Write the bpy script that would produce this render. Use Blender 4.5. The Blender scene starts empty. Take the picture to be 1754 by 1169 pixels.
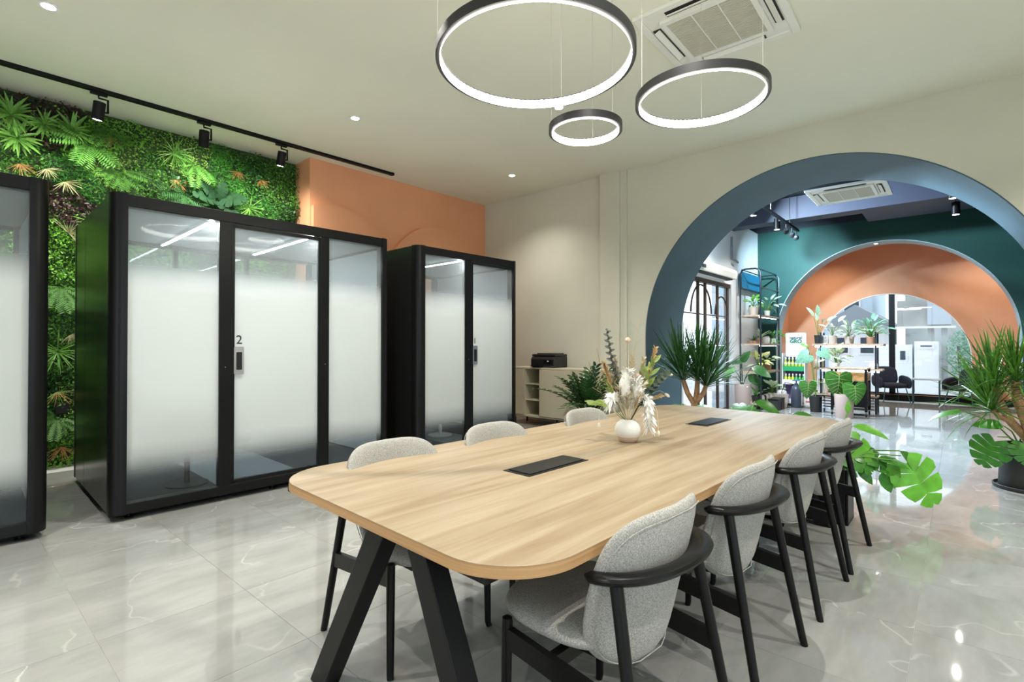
import bpy, bmesh, math, random
import numpy as np
from mathutils import Vector, Matrix
R = math.radians
random.seed(7)
rng = np.random.default_rng(7)
sc = bpy.context.scene
C = sc.collection

# ------------------------------------------------------------------ camera
HEAD = 41.157            # camera heading from +X (degrees), X runs along the pods, Y towards the planted wall
cam_d = bpy.data.cameras.new('camera')
cam = bpy.data.objects.new('camera', cam_d); C.objects.link(cam)
cam.location = (0, 0, 1.31)
cam.rotation_euler = (R(90.53), 0, R(HEAD - 90))
cam_d.sensor_width = 36.0
cam_d.lens = 875.0 / 1754.0 * 36.0
cam_d.shift_y = -4.3 / 1754.0
cam_d.clip_start = 0.02
sc.camera = cam
# ------------------------------------------------------------------ world + exposure
w = bpy.data.worlds.new('sky'); sc.world = w; w.use_nodes = True
bgn = w.node_tree.nodes['Background']
bgn.inputs[0].default_value = (0.87, 0.94, 1.0, 1)
bgn.inputs[1].default_value = 3.1
vs = sc.view_settings
vs.view_transform = 'Standard'; vs.look = 'None'; vs.exposure = -0.38; vs.gamma = 1.0
try: vs.use_curve_mapping = False
except Exception: pass
DOWNLIGHT_W = 405.0
RING_E = 40.0
TRACK_W = 150.0
POD_E = 130.0

AP = R(-1.603)           # pods, planted wall and track turn by this against the arch walls
AT = R(-2.643)           # table and its chairs
ROOM_H = 3.889

# ------------------------------------------------------------------ helpers
def rot2(x, y, a): c, s = math.cos(a), math.sin(a); return (c*x - s*y, s*x + c*y)

class MB:
    def __init__(s): s.v = []; s.f = []; s.mi = []; s.m = 0
    def add(s, vs_, fs):
        o = len(s.v); s.v += [tuple(p) for p in vs_]
        for f in fs: s.f.append(tuple(i + o for i in f)); s.mi.append(s.m)
        return s
    def box(s, x0, x1, y0, y1, z0, z1):
        return s.add([(x0,y0,z0),(x1,y0,z0),(x1,y1,z0),(x0,y1,z0),(x0,y0,z1),(x1,y0,z1),(x1,y1,z1),(x0,y1,z1)],
                     [(3,2,1,0),(4,5,6,7),(0,1,5,4),(1,2,6,5),(2,3,7,6),(3,0,4,7)])
    def bar(s, a, b, wx, wz, up=(0,0,1)):
        a, b = Vector(a), Vector(b); d = (b-a).normalized(); u = Vector(up)
        x = d.cross(u)
        if x.length < 1e-5: x = d.cross(Vector((1,0,0)))
        x.normalize(); y = x.cross(d).normalized()
        P = []
        for p in (a, b):
            for sx, sy in ((-1,-1),(1,-1),(1,1),(-1,1)): P.append(p + x*(sx*wx/2) + y*(sy*wz/2))
        return s.add(P, [(3,2,1,0),(4,5,6,7),(0,1,5,4),(1,2,6,5),(2,3,7,6),(3,0,4,7)])
    def tube(s, pts, r, n=8, caps=True, closed=False):
        pts = [Vector(p) for p in pts]; m = len(pts)
        rs = r if isinstance(r, (list, tuple)) else [r]*m
        rings = []; prev = None
        for i in range(m):
            if closed: d = pts[(i+1) % m] - pts[i-1]
            else: d = pts[min(i+1, m-1)] - pts[max(i-1, 0)]
            d.normalize()
            if prev is None:
                a = Vector((0,0,1)) if abs(d.z) < .9 else Vector((1,0,0)); x = d.cross(a).normalized()
            else:
                x = prev - d*prev.dot(d)
                if x.length < 1e-6: x = d.orthogonal()
                x.normalize()
            prev = x; y = d.cross(x)
            rings.append([pts[i] + (x*math.cos(2*math.pi*k/n) + y*math.sin(2*math.pi*k/n))*rs[i] for k in range(n)])
        V = [p for q in rings for p in q]; F = []
        for i in range(m if closed else m-1):
            j = (i+1) % m
            for k in range(n): F.append((i*n+k, i*n+(k+1) % n, j*n+(k+1) % n, j*n+k))
        if caps and not closed: F += [tuple(range(n))[::-1], tuple((m-1)*n+k for k in range(n))]
        return s.add(V, F)
    def lathe(s, prof, n=24, c=(0,0,0), caps=True):
        V = []; F = []; m = len(prof)
        for r, z in prof:
            for k in range(n): a = 2*math.pi*k/n; V.append((c[0]+r*math.cos(a), c[1]+r*math.sin(a), c[2]+z))
        for i in range(m-1):
            for k in range(n): F.append((i*n+k, i*n+(k+1) % n, (i+1)*n+(k+1) % n, (i+1)*n+k))
        if caps and prof[0][0] > 1e-6: F.append(tuple(range(n))[::-1])
        if caps and prof[-1][0] > 1e-6: F.append(tuple((m-1)*n+k for k in range(n)))
        return s.add(V, F)
    def cyl(s, c, r, z0, z1, n=20): return s.lathe([(r, z0), (r, z1)], n, c)
    def prism(s, poly, z0, z1):
        n = len(poly); V = [(x,y,z0) for x,y in poly] + [(x,y,z1) for x,y in poly]
        return s.add(V, [tuple(range(n))[::-1], tuple(range(n, 2*n))] + [(i,(i+1) % n,n+(i+1) % n,n+i) for i in range(n)])
    def prism_axis(s, poly, a0, a1, axis):
        # poly in the plane across `axis` ('x': (y,z), 'y': (x,z))
        n = len(poly)
        g = (lambda p,a: (a,p[0],p[1])) if axis == 'x' else (lambda p,a: (p[0],a,p[1]))
        V = [g(p,a0) for p in poly] + [g(p,a1) for p in poly]
        return s.add(V, [tuple(range(n))[::-1], tuple(range(n, 2*n))] + [(i,(i+1) % n,n+(i+1) % n,n+i) for i in range(n)])
    def sphere(s, c, r, n=12, m=8, sz=1.0):
        prof = [(max(r*math.sin(math.pi*i/m), 0), -r*sz*math.cos(math.pi*i/m)) for i in range(m+1)]
        prof[0] = (1e-7, prof[0][1]); prof[-1] = (1e-7, prof[-1][1])
        return s.lathe(prof, n, c)
    def mesh(s, name, mats, smooth=False, recalc=True):
        me = bpy.data.meshes.new(name); me.from_pydata(s.v, [], s.f)
        if not isinstance(mats, (list, tuple)): mats = [mats]
        for m in mats: me.materials.append(m)
        if len(mats) > 1: me.polygons.foreach_set('material_index', s.mi)
        if recalc:
            b = bmesh.new(); b.from_mesh(me); bmesh.ops.recalc_face_normals(b, faces=b.faces); b.to_mesh(me); b.free()
        if smooth:
            me.polygons.foreach_set('use_smooth', [True]*len(me.polygons))
            try: me.set_sharp_from_angle(angle=R(38))
            except Exception: pass
        me.update(); return me
    def build(s, name, mats, parent=None, smooth=False, recalc=True, loc=None, rz=0, bevel=0):
        o = bpy.data.objects.new(name, s.mesh(name, mats, smooth, recalc)); C.objects.link(o)
        if parent: o.parent = parent
        if loc: o.location = loc
        if rz: o.rotation_euler = (0,0,rz)
        if bevel:
            b = o.modifiers.new('bevel', 'BEVEL'); b.width = bevel; b.segments = 2; b.limit_method = 'ANGLE'; b.angle_limit = R(40)
        return o

def inst(name, me, parent=None, M=None):
    o = bpy.data.objects.new(name, me); C.objects.link(o)
    if parent: o.parent = parent
    if M is not None: o.matrix_local = M
    return o
def tag(o, label, cat, group=None):
    o['label'] = label; o['category'] = cat
    if group: o['group'] = group
    return o
def thing(name, label, cat, loc=(0,0,0), rz=0, group=None):
    o = bpy.data.objects.new(name, None); C.objects.link(o); o.empty_display_size = .1
    o.location = loc; o.rotation_euler = (0,0,rz); return tag(o, label, cat, group)
def struct(o, label=None):
    o['kind'] = 'structure'
    if label: o['label'] = label
    return o
def pw(u, v, z=0, a=AP): x, y = rot2(u, v, a); return (x, y, z)
def rrect(x0, x1, y0, y1, r, n=8):
    P = []
    for cx, cy, a0 in ((x1-r,y1-r,0),(x0+r,y1-r,90),(x0+r,y0+r,180),(x1-r,y0+r,270)):
        for k in range(n+1): a = R(a0 + 90*k/n); P.append((cx+r*math.cos(a), cy+r*math.sin(a)))
    return P
def arc_pts(c, h, rad, a0, a1, n, k=1.0): return [(c+rad*math.cos(R(a0+(a1-a0)*i/n)), h+k*rad*math.sin(R(a0+(a1-a0)*i/n))) for i in range(n+1)]

# ------------------------------------------------------------------ materials
def pane_fresnel(nt, ior):
    g = nt.nodes.new('ShaderNodeNewGeometry'); mr = nt.nodes.new('ShaderNodeMapRange')
    mr.inputs[3].default_value = ior; mr.inputs[4].default_value = 1/ior; nt.links.new(g.outputs['Backfacing'], mr.inputs[0])
    fr = nt.nodes.new('ShaderNodeFresnel'); nt.links.new(mr.outputs[0], fr.inputs[0]); return fr
def nodes(name):
    m = bpy.data.materials.new(name); m.use_nodes = True; nt = m.node_tree
    return m, nt, nt.nodes['Principled BSDF']
def mat(name, col, rough=.5, metal=0.0, spec=.5, var=0.0, vscale=4.0, bump=0.0, bscale=60.0, coat=0.0, emit=None, es=0.0):
    m, nt, b = nodes(name)
    b.inputs['Base Color'].default_value = (*col, 1); b.inputs['Roughness'].default_value = rough
    b.inputs['Metallic'].default_value = metal; b.inputs['Specular IOR Level'].default_value = spec
    if coat: b.inputs['Coat Weight'].default_value = coat; b.inputs['Coat Roughness'].default_value = .08
    if emit: b.inputs['Emission Color'].default_value = (*emit, 1); b.inputs['Emission Strength'].default_value = es
    if var or bump:
        tc = nt.nodes.new('ShaderNodeTexCoord')
    if var:
        n = nt.nodes.new('ShaderNodeTexNoise'); n.inputs['Scale'].default_value = vscale; n.inputs['Detail'].default_value = 5
        nt.links.new(tc.outputs['Object'], n.inputs['Vector'])
        r = nt.nodes.new('ShaderNodeValToRGB')
        r.color_ramp.elements[0].position = .25; r.color_ramp.elements[1].position = .75
        r.color_ramp.elements[0].color = (*[c*(1-var) for c in col], 1); r.color_ramp.elements[1].color = (*[min(c*(1+var),1) for c in col], 1)
        nt.links.new(n.outputs['Fac'], r.inputs[0]); nt.links.new(r.outputs[0], b.inputs['Base Color'])
    if bump:
        n2 = nt.nodes.new('ShaderNodeTexNoise'); n2.inputs['Scale'].default_value = bscale; n2.inputs['Detail'].default_value = 3
        nt.links.new(tc.outputs['Object'], n2.inputs['Vector'])
        bp = nt.nodes.new('ShaderNodeBump'); bp.inputs['Strength'].default_value = bump; bp.inputs['Distance'].default_value = .01
        nt.links.new(n2.outputs['Fac'], bp.inputs['Height']); nt.links.new(bp.outputs[0], b.inputs['Normal'])
    return m
def emis(name, col, s):
    m = bpy.data.materials.new(name); m.use_nodes = True; nt = m.node_tree; nt.nodes.clear()
    e = nt.nodes.new('ShaderNodeEmission'); o = nt.nodes.new('ShaderNodeOutputMaterial')
    e.inputs[0].default_value = (*col,1); e.inputs[1].default_value = s; nt.links.new(e.outputs[0], o.inputs[0]); return m
def leafmat(name, col, rough=.42, trans=.22, var=.35, vscale=9.0, spec=.45):
    m, nt, b = nodes(name)
    b.inputs['Roughness'].default_value = rough; b.inputs['Specular IOR Level'].default_value = spec
    tc = nt.nodes.new('ShaderNodeTexCoord'); oi = nt.nodes.new('ShaderNodeObjectInfo')
    n = nt.nodes.new('ShaderNodeTexNoise'); n.inputs['Scale'].default_value = vscale; n.inputs['Detail'].default_value = 4
    nt.links.new(tc.outputs['Object'], n.inputs['Vector'])
    ad = nt.nodes.new('ShaderNodeMath'); ad.operation = 'MULTIPLY_ADD'; ad.inputs[1].default_value = .35
    nt.links.new(oi.outputs['Random'], ad.inputs[0]); nt.links.new(n.outputs['Fac'], ad.inputs[2])
    r = nt.nodes.new('ShaderNodeValToRGB'); r.color_ramp.elements[0].position = .35; r.color_ramp.elements[1].position = .95
    r.color_ramp.elements[0].color = (*[c*(1-var) for c in col],1); r.color_ramp.elements[1].color = (*[min(1,c*(1+var*1.3)) for c in col],1)
    nt.links.new(ad.outputs[0], r.inputs[0]); nt.links.new(r.outputs[0], b.inputs['Base Color'])
    t = nt.nodes.new('ShaderNodeBsdfTranslucent'); nt.links.new(r.outputs[0], t.inputs[0])
    mx = nt.nodes.new('ShaderNodeMixShader'); mx.inputs[0].default_value = trans
    nt.links.new(b.outputs[0], mx.inputs[1]); nt.links.new(t.outputs[0], mx.inputs[2])
    nt.links.new(mx.outputs[0], nt.nodes['Material Output'].inputs[0]); return m
def glass(name, tint=(.95,.98,1), refl=.9, haze=0.0):
    m = bpy.data.materials.new(name); m.use_nodes = True; nt = m.node_tree; nt.nodes.clear()
    o = nt.nodes.new('ShaderNodeOutputMaterial'); t = nt.nodes.new('ShaderNodeBsdfTransparent'); t.inputs[0].default_value = (*tint,1)
    g = nt.nodes.new('ShaderNodeBsdfGlossy'); g.inputs['Roughness'].default_value = .02; g.inputs[0].default_value = (refl,refl,refl,1)
    fr = pane_fresnel(nt, 1.38)
    mx = nt.nodes.new('ShaderNodeMixShader'); nt.links.new(fr.outputs[0], mx.inputs[0]); nt.links.new(t.outputs[0], mx.inputs[1]); nt.links.new(g.outputs[0], mx.inputs[2])
    nt.links.new(mx.outputs[0], o.inputs[0]); return m

def pod_glass():
    # clear safety glass with a frosted film that fades in from 1.9 m down to 1.72 m and out again towards the floor
    m = bpy.data.materials.new('pod_glass'); m.use_nodes = True; nt = m.node_tree; nt.nodes.clear(); N = nt.nodes.new; L = nt.links.new
    o = N('ShaderNodeOutputMaterial'); tc = N('ShaderNodeTexCoord'); sp = N('ShaderNodeSeparateXYZ'); L(tc.outputs['Object'], sp.inputs[0])
    r = N('ShaderNodeMapRange'); r.inputs[1].default_value = 0.0; r.inputs[2].default_value = 2.5; L(sp.outputs[2], r.inputs[0])
    cr = N('ShaderNodeValToRGB'); el = cr.color_ramp.elements
    el[0].position = .27/2.5; el[0].color = (.03,.03,.03,1); el[1].position = .58/2.5; el[1].color = (1,1,1,1)
    e = el.new(1.66/2.5); e.color = (1,1,1,1); e = el.new(1.96/2.5); e.color = (.16,.16,.16,1)
    cr.color_ramp.interpolation = 'EASE'
    L(r.outputs[0], cr.inputs[0])
    t = N('ShaderNodeBsdfTransparent'); t.inputs[0].default_value = (.88,.93,.95,1)
    d = N('ShaderNodeBsdfDiffuse'); d.inputs[0].default_value = (.88,.9,.88,1)
    tl = N('ShaderNodeBsdfTranslucent'); tl.inputs[0].default_value = (.92,.95,.93,1)
    fm = N('ShaderNodeMixShader'); fm.inputs[0].default_value = .62; L(d.outputs[0], fm.inputs[1]); L(tl.outputs[0], fm.inputs[2])
    mx = N('ShaderNodeMixShader'); L(cr.outputs[0], mx.inputs[0]); L(t.outputs[0], mx.inputs[1]); L(fm.outputs[0], mx.inputs[2])
    g = N('ShaderNodeBsdfGlossy'); g.inputs['Roughness'].default_value = .04
    fr = pane_fresnel(nt, 1.22)
    m2 = N('ShaderNodeMixShader'); L(fr.outputs[0], m2.inputs[0]); L(mx.outputs[0], m2.inputs[1]); L(g.outputs[0], m2.inputs[2])
    L(m2.outputs[0], o.inputs[0]); return m

def marble():
    m, nt, b = nodes('polished_grey_marble'); N = nt.nodes.new; L = nt.links.new
    geo = N('ShaderNodeNewGeometry'); oi = N('ShaderNodeObjectInfo')
    cmb = N('ShaderNodeVectorMath'); cmb.operation = 'SCALE'; cmb.inputs[3].default_value = 37.0
    cx = N('ShaderNodeCombineXYZ'); L(oi.outputs['Random'], cx.inputs[0]); L(oi.outputs['Random'], cx.inputs[1]); L(cx.outputs[0], cmb.inputs[0])
    ad = N('ShaderNodeVectorMath'); L(geo.outputs['Position'], ad.inputs[0]); L(cmb.outputs[0], ad.inputs[1])
    mp = N('ShaderNodeMapping'); mp.inputs['Rotation'].default_value = (0,0,R(28)); mp.inputs['Scale'].default_value = (.55,1.7,1); L(ad.outputs[0], mp.inputs[0])
    n1 = N('ShaderNodeTexNoise'); n1.inputs['Scale'].default_value = 3.2; n1.inputs['Detail'].default_value = 9; n1.inputs['Roughness'].default_value = .62; L(mp.outputs[0], n1.inputs[0])
    r1 = N('ShaderNodeValToRGB'); e = r1.color_ramp.elements; e[0].position = .3; e[0].color = (.232,.236,.224,1); e[1].position = .7; e[1].color = (.322,.327,.313,1); L(n1.outputs[0], r1.inputs[0])
    n2 = N('ShaderNodeTexNoise'); n2.inputs['Scale'].default_value = 1.15; n2.inputs['Detail'].default_value = 4; n2.inputs['Roughness'].default_value = .45; n2.inputs['Distortion'].default_value = .2; L(ad.outputs[0], n2.inputs[0])
    s = N('ShaderNodeMath'); s.operation = 'SUBTRACT'; s.inputs[1].default_value = .5; L(n2.outputs[0], s.inputs[0])
    a = N('ShaderNodeMath'); a.operation = 'ABSOLUTE'; L(s.outputs[0], a.inputs[0])
    rv = N('ShaderNodeMapRange'); rv.inputs[1].default_value = .001; rv.inputs[2].default_value = .006; rv.inputs[3].default_value = .30; rv.inputs[4].default_value = 0; L(a.outputs[0], rv.inputs[0])
    n3 = N('ShaderNodeTexNoise'); n3.inputs['Scale'].default_value = 1.7; L(ad.outputs[0], n3.inputs[0])
    r3 = N('ShaderNodeMapRange'); r3.inputs[1].default_value = .45; r3.inputs[2].default_value = .62; L(n3.outputs[0], r3.inputs[0])
    mu = N('ShaderNodeMath'); mu.operation = 'MULTIPLY'; L(rv.outputs[0], mu.inputs[0]); L(r3.outputs[0], mu.inputs[1])
    mx = N('ShaderNodeMix'); mx.data_type = 'RGBA'; L(mu.outputs[0], mx.inputs[0]); L(r1.outputs[0], mx.inputs[6]); mx.inputs[7].default_value = (.70,.69,.65,1)
    L(mx.outputs[2], b.inputs['Base Color']); b.inputs['Roughness'].default_value = .045; b.inputs['Specular IOR Level'].default_value = .55
    return m
def wood(name, c0, c1, scale=(1.1,16,16), rough=.38, axis=0):
    m, nt, b = nodes(name); N = nt.nodes.new; L = nt.links.new
    tc = N('ShaderNodeTexCoord'); mp = N('ShaderNodeMapping'); mp.inputs['Scale'].default_value = scale; L(tc.outputs['Object'], mp.inputs[0])
    n = N('ShaderNodeTexNoise'); n.inputs['Scale'].default_value = 1.0; n.inputs['Detail'].default_value = 7; n.inputs['Distortion'].default_value = .6; L(mp.outputs[0], n.inputs[0])
    r = N('ShaderNodeValToRGB'); e = r.color_ramp.elements; e[0].position = .28; e[0].color = (*c0,1); e[1].position = .66; e[1].color = (*c1,1); L(n.outputs[0], r.inputs[0])
    n2 = N('ShaderNodeTexNoise'); n2.inputs['Scale'].default_value = 6.0; n2.inputs['Detail'].default_value = 4; L(mp.outputs[0], n2.inputs[0])
    mx = N('ShaderNodeMix'); mx.data_type = 'RGBA'; mx.blend_type = 'MULTIPLY'; mx.inputs[0].default_value = .28
    L(r.outputs[0], mx.inputs[6]); L(n2.outputs[1] if False else n2.outputs['Color'], mx.inputs[7])
    rr = N('ShaderNodeValToRGB'); rr.color_ramp.elements[0].position = .3; rr.color_ramp.elements[0].color = (.72,.68,.62,1); rr.color_ramp.elements[1].position = .6; rr.color_ramp.elements[1].color = (1,1,1,1)
    L(n2.outputs['Fac'], rr.inputs[0]); L(rr.outputs[0], mx.inputs[7])
    L(mx.outputs[2], b.inputs['Base Color']); b.inputs['Roughness'].default_value = rough; b.inputs['Specular IOR Level'].default_value = .35
    return m

M_plaster = mat('warm_grey_plaster', (.65,.635,.525), .8, spec=.25, var=.05, vscale=1.3, bump=.06, bscale=9)
M_ceil = mat('ceiling_plaster', (.80,.79,.66), .75, spec=.3, var=.035, vscale=1.1, bump=.1, bscale=3.5)
M_floor = marble()
M_grout = mat('grout', (.52,.51,.475), .7)
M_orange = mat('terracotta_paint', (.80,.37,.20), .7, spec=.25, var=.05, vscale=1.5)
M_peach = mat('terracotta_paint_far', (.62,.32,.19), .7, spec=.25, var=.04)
M_blue = mat('slate_blue_paint', (.060,.112,.138), .55, spec=.4, var=.1, vscale=2.2)
M_green = mat('bottle_green_paint', (.012,.055,.045), .6, spec=.3, var=.1, vscale=1.2)
M_white = mat('white_paint', (.78,.79,.80), .6)
M_dark = mat('dark_navy_paint', (.010,.012,.02), .7)
M_beam = mat('navy_ceiling_board', (.03,.036,.06), .6)
M_black = mat('black_powder_coat', (.007,.007,.0075), .40, spec=.18)
M_podblk = mat('black_anodised_frame', (.008,.008,.0085), .3, spec=.2)
M_podside = mat('gloss_black_panel', (.05,.052,.05), .22, metal=.75, spec=.6)
M_blackwood = mat('black_stained_ash', (.006,.006,.006), .3, spec=.2, bump=.05, bscale=120)
M_fabric = mat('light_grey_wool_fabric', (.375,.368,.34), .95, spec=.1, var=.45, vscale=260, bump=.4, bscale=420)
M_oak = wood('oak_veneer', (.250,.178,.099), (.372,.30,.203))
M_oakedge = wood('oak_edge_band', (.36,.20,.085), (.50,.30,.14), (1.5,1.5,160), .5)
M_shelfwood = wood('pale_shelf_board', (.30,.20,.13), (.55,.42,.32), (3,30,30), .6)
M_podglass = pod_glass()
M_glass = glass('clear_window_glass')
M_led = emis('ring_led', (1.0,.96,.87), RING_E)
M_podled = emis('pod_led', (.95,.98,1.0), POD_E)
M_lamp = emis('lamp_face', (1.0,.95,.86), 25.0)
M_strip = emis('shelf_led', (.95,.98,1.0), 14.0)
M_wire = mat('steel_wire', (.55,.54,.48), .4, metal=.6)
M_chrome = mat('brushed_steel', (.62,.62,.63), .28, metal=1.0)
M_acwhite = mat('ac_plastic', (.80,.79,.72), .45)
M_acgrille = mat('ac_grille', (.60,.57,.46), .5)
M_acdark = mat('ac_shadow_gap', (.035,.033,.03), .6)
M_felt = mat('grey_felt', (.36,.38,.39), .95, spec=.1)
M_carpetd = mat('dark_carpet', (.055,.058,.062), .95, spec=.1, var=.3, vscale=180)
M_carpetlit = mat('carpet_lit_tone', (.20,.22,.235), .95, spec=.1, var=.3, vscale=180)  # paler carpet tone, stands for light falling on the booth floor
M_print = mat('black_print', (.006,.006,.007), .5)
M_cab = mat('beige_lacquer', (.56,.51,.37), .55)
M_cabin = mat('beige_lacquer_inner', (.50,.45,.325), .6)
M_printer = mat('printer_plastic', (.012,.012,.014), .35)
M_soil = mat('potting_soil', (.035,.022,.014), .95, bump=.6, bscale=90)
M_trunk = mat('pale_cane_bark', (.42,.24,.12), .8, var=.35, vscale=30, bump=.5, bscale=70)
M_stem = leafmat('green_stem', (.10,.22,.04), .5, 0, .2)
M_darkstem = mat('brown_stem', (.10,.07,.035), .7)
M_drac = leafmat('dracaena_green', (.03,.095,.018), .35, .18, .4)
M_drac2 = leafmat('dracaena_bright', (.075,.20,.022), .35, .22, .5)
M_mon = leafmat('monstera_green', (.045,.19,.02), .3, .2, .35, 5)
M_mon2 = leafmat('monstera_bright', (.115,.36,.03), .32, .3, .3, 5)
M_zz = leafmat('glossy_dark_green', (.022,.07,.016), .25, .1, .4)
M_heart = leafmat('velvet_green', (.05,.17,.022), .45, .2, .3)
M_vein = leafmat('pale_vein', (.42,.58,.22), .5, .2, .1)
M_varieg = leafmat('variegated_leaf', (.42,.55,.36), .45, .25, .6, 22)
M_mint = leafmat('mint_leaf', (.20,.42,.28), .5, .25, .3)
M_pinkpot = mat('pink_beige_planter', (.50,.37,.325), .75, var=.05)
M_potbeige = mat('beige_pot', (.48,.40,.34), .75)
M_potwhite = mat('white_pot', (.75,.74,.70), .5)
M_terracotta = mat('terracotta_pot', (.36,.19,.12), .8)
M_potblack = mat('black_pot', (.02,.02,.019), .55, var=.2, vscale=10)
# ================================================================== THE SETTING
H = ROOM_H
def frame_uv(x, y):  # pixel of a floor point, to know which tiles the picture shows
    t = R(HEAD); fx = x*math.cos(t) + y*math.sin(t); rx = x*math.sin(t) - y*math.cos(t)
    if fx < .3: return None
    return 877 + 875*rx/fx, 588.3 + 875*1.31/fx
# floor: slab, tiles one by one where the picture shows them, the rest joined
TW, TD = .62, .674
fl = struct(MB().box(-4.1, 14.8, -3.7, 7.5, -.12, -.0024).build('floor', M_grout), 'polished grey marble tile floor')
tile_me = MB()
gx, gy = TW-.0016, TD-.0016
tile_me.add([(0,0,-.0024),(gx,0,-.0024),(gx,gy,-.0024),(0,gy,-.0024),(0,0,-.0003),(gx,0,-.0003),(gx,gy,-.0003),(0,gy,-.0003),
             (.0004,.0004,0),(gx-.0004,.0004,0),(gx-.0004,gy-.0004,0),(.0004,gy-.0004,0)],
            [(0,1,5,4),(1,2,6,5),(2,3,7,6),(3,0,4,7),(4,5,9,8),(5,6,10,9),(6,7,11,10),(7,4,8,11),(8,9,10,11)])
tme = tile_me.mesh('floor_tile', M_floor)
rest = MB(); ntile = 0
for i in range(-8, 24):
    for j in range(-6, 12):
        x0, y0 = .50 + TW*i, .16 + TD*j
        if x0 < -4.1 or x0 + TW > 14.75 or y0 + TD > 7.5 or y0 < -3.7: continue
        vis = False
        for a in (0, .5, 1):
            for b in (0, .5, 1):
                q = frame_uv(x0 + a*TW, y0 + b*TD)
                if q and -10 < q[0] < 1764 and q[1] < 1180: vis = True
        # walls and pods hide these
        if y0 > 3.3 and x0 > 6.9: vis = False
        if y0 > 5.0 and .8 < x0: vis = False
        if y0 < -.9 and x0 > 6.8: vis = False
        if vis and ntile < 300:
            inst('tile', tme, fl, Matrix.Translation((x0, y0, 0))); ntile += 1
        else: rest.box(x0, x0+gx, y0, y0+gy, -.0024, 0)
o = rest.build('tiles', M_floor, fl); o['kind'] = 'stuff'
# ceiling of the meeting room
struct(MB().box(-4.1, 6.9, -3.7, 7.6, H, H+.1).build('ceiling', M_ceil), 'pale plaster ceiling over the meeting room')
# planted wall backing
wl = MB(); wl.box(-4.2, 3.28, 7.288, 7.45, 0, H); struct(wl.build('wall_left', mat('wall_backing', (.03,.06,.02), .9), rz=AP), 'wall covered with plants behind the pods')
# terracotta wall block with raised arch panels
wa = MB(); wa.box(3.28, 6.95, 6.846, 7.5, 0, H)
wacc = struct(wa.build('wall_accent', M_orange, rz=AP), 'terracotta painted wall behind the small pod')
for cu in (5.52, 3.62):
    P = [(cu+1.04, 0)] + arc_pts(cu, 2.23, 1.04, 0, 180, 40) + [(cu-1.04, 0)]
    if cu < 4: P = [(max(x, 3.30), z) for x, z in P]
    MB().prism_axis(P, 6.775, 6.85, 'y').build('arch_panel', M_orange, wacc)
# wall with the big arch
AC_, AR, AH = 1.305, 2.113, 1.393
def archwall(x0, x1, ylo, yhi, ztop, c, h, r, zb=0.0, k=1.0, n=72):
    P = [(ylo,0),(c-r,0)] if zb <= 0 else [(ylo,0)]
    if zb > 0:   # opening does not reach the floor
        m = MB(); m.box(x0, x1, ylo, yhi, 0, zb)
        P = [(ylo,zb),(c-r,zb)] + arc_pts(c,h,r,180,0,n,k) + [(c+r,zb),(yhi,zb),(yhi,ztop),(ylo,ztop)]
        m.prism_axis(P, x0, x1, 'x'); return m
    P = [(ylo,0),(c-r,0)] + arc_pts(c,h,r,180,0,n,k) + [(c+r,0),(yhi,0),(yhi,ztop),(ylo,ztop)]
    return MB().prism_axis(P, x0, x1, 'x')
def lining(x0, x1, c, h, r, zb, t=.012, k=1.0, n=72):
    inner = [(c-r+t,zb)] + arc_pts(c,h,r-t,180,0,n,k) + [(c+r-t,zb)]
    outer = [(c-r,zb)] + arc_pts(c,h,r,180,0,n,k) + [(c+r,zb)]
    m = MB(); N = len(inner); V = []
    for x in (x0, x1):
        V += [(x,a,b) for a,b in inner]; V += [(x,a,b) for a,b in outer]
    F = []
    for i in range(N-1):
        F += [(i,i+1,2*N+i+1,2*N+i), (N+i,3*N+i,3*N+i+1,N+i+1), (i,N+i,N+i+1,i+1), (2*N+i,2*N+i+1,3*N+i+1,3*N+i)]
    return m.add(V, F)
war = struct(archwall(6.855, 6.955, -3.7, 7.0, H+.02, AC_, AH, AR).build('wall_arch', M_plaster), 'warm grey wall with the large round arch')
lining(6.851, 8.093, AC_, AH, AR, 0).build('arch_lining', M_blue, war, smooth=True)
archwall(8.0, 8.09, -3.7, 7.0, 4.2, AC_, AH, AR).build('rear_face', M_dark, war)
m = MB(); m.box(6.775, 6.86, 3.80, 4.13, 0, H); m.box(6.815, 6.86, 3.70, 3.80, 0, H)
m.build('column', M_plaster, war)
# walls behind and beside the camera, each with a wide window added for daylight fill
def wall_with_hole(name, axis, p0, p1, a0, a1, ztop, h0, h1, z0, z1, label, mt):
    m = MB()
    def bx(a, b, c, d): m.box(p0, p1, a, b, c, d) if axis == 'x' else m.box(a, b, p0, p1, c, d)
    bx(a0, h0, 0, ztop); bx(h1, a1, 0, ztop); bx(h0, h1, 0, z0) if z0 > 0 else None; bx(h0, h1, z1, ztop)
    return struct(m.build(name, mt), label)
wall_with_hole('wall_back', 'x', -4.1, -4.0, -3.7, 7.4, H, -2.6, 2.2, .1, 3.3, 'wall behind the camera with a wide window added for fill light', M_plaster)
wall_with_hole('wall_right', 'y', -3.7, -3.6, -4.1, 6.9, H, -2.2, 2.6, .1, 3.3, 'wall to the right with a wide window added for fill light', M_plaster)
m = MB()
for k in range(5): x = -2.2 + 4.8*k/4; m.box(x-.03, x+.03, -3.68, -3.63, .1, 3.3)
m.box(-2.2, 2.6, -3.68, -3.63, .1, .16); m.box(-2.2, 2.6, -3.68, -3.63, 3.24, 3.3)
w3 = struct(m.build('fill_window_3', M_black)); MB().box(-2.2, 2.6, -3.658, -3.652, .12, 3.28).build('pane', M_glass, w3)
m = MB()
for k in range(5): y = -2.6 + 4.8*k/4; m.box(-4.08, -4.03, y-.03, y+.03, .1, 3.3)
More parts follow.
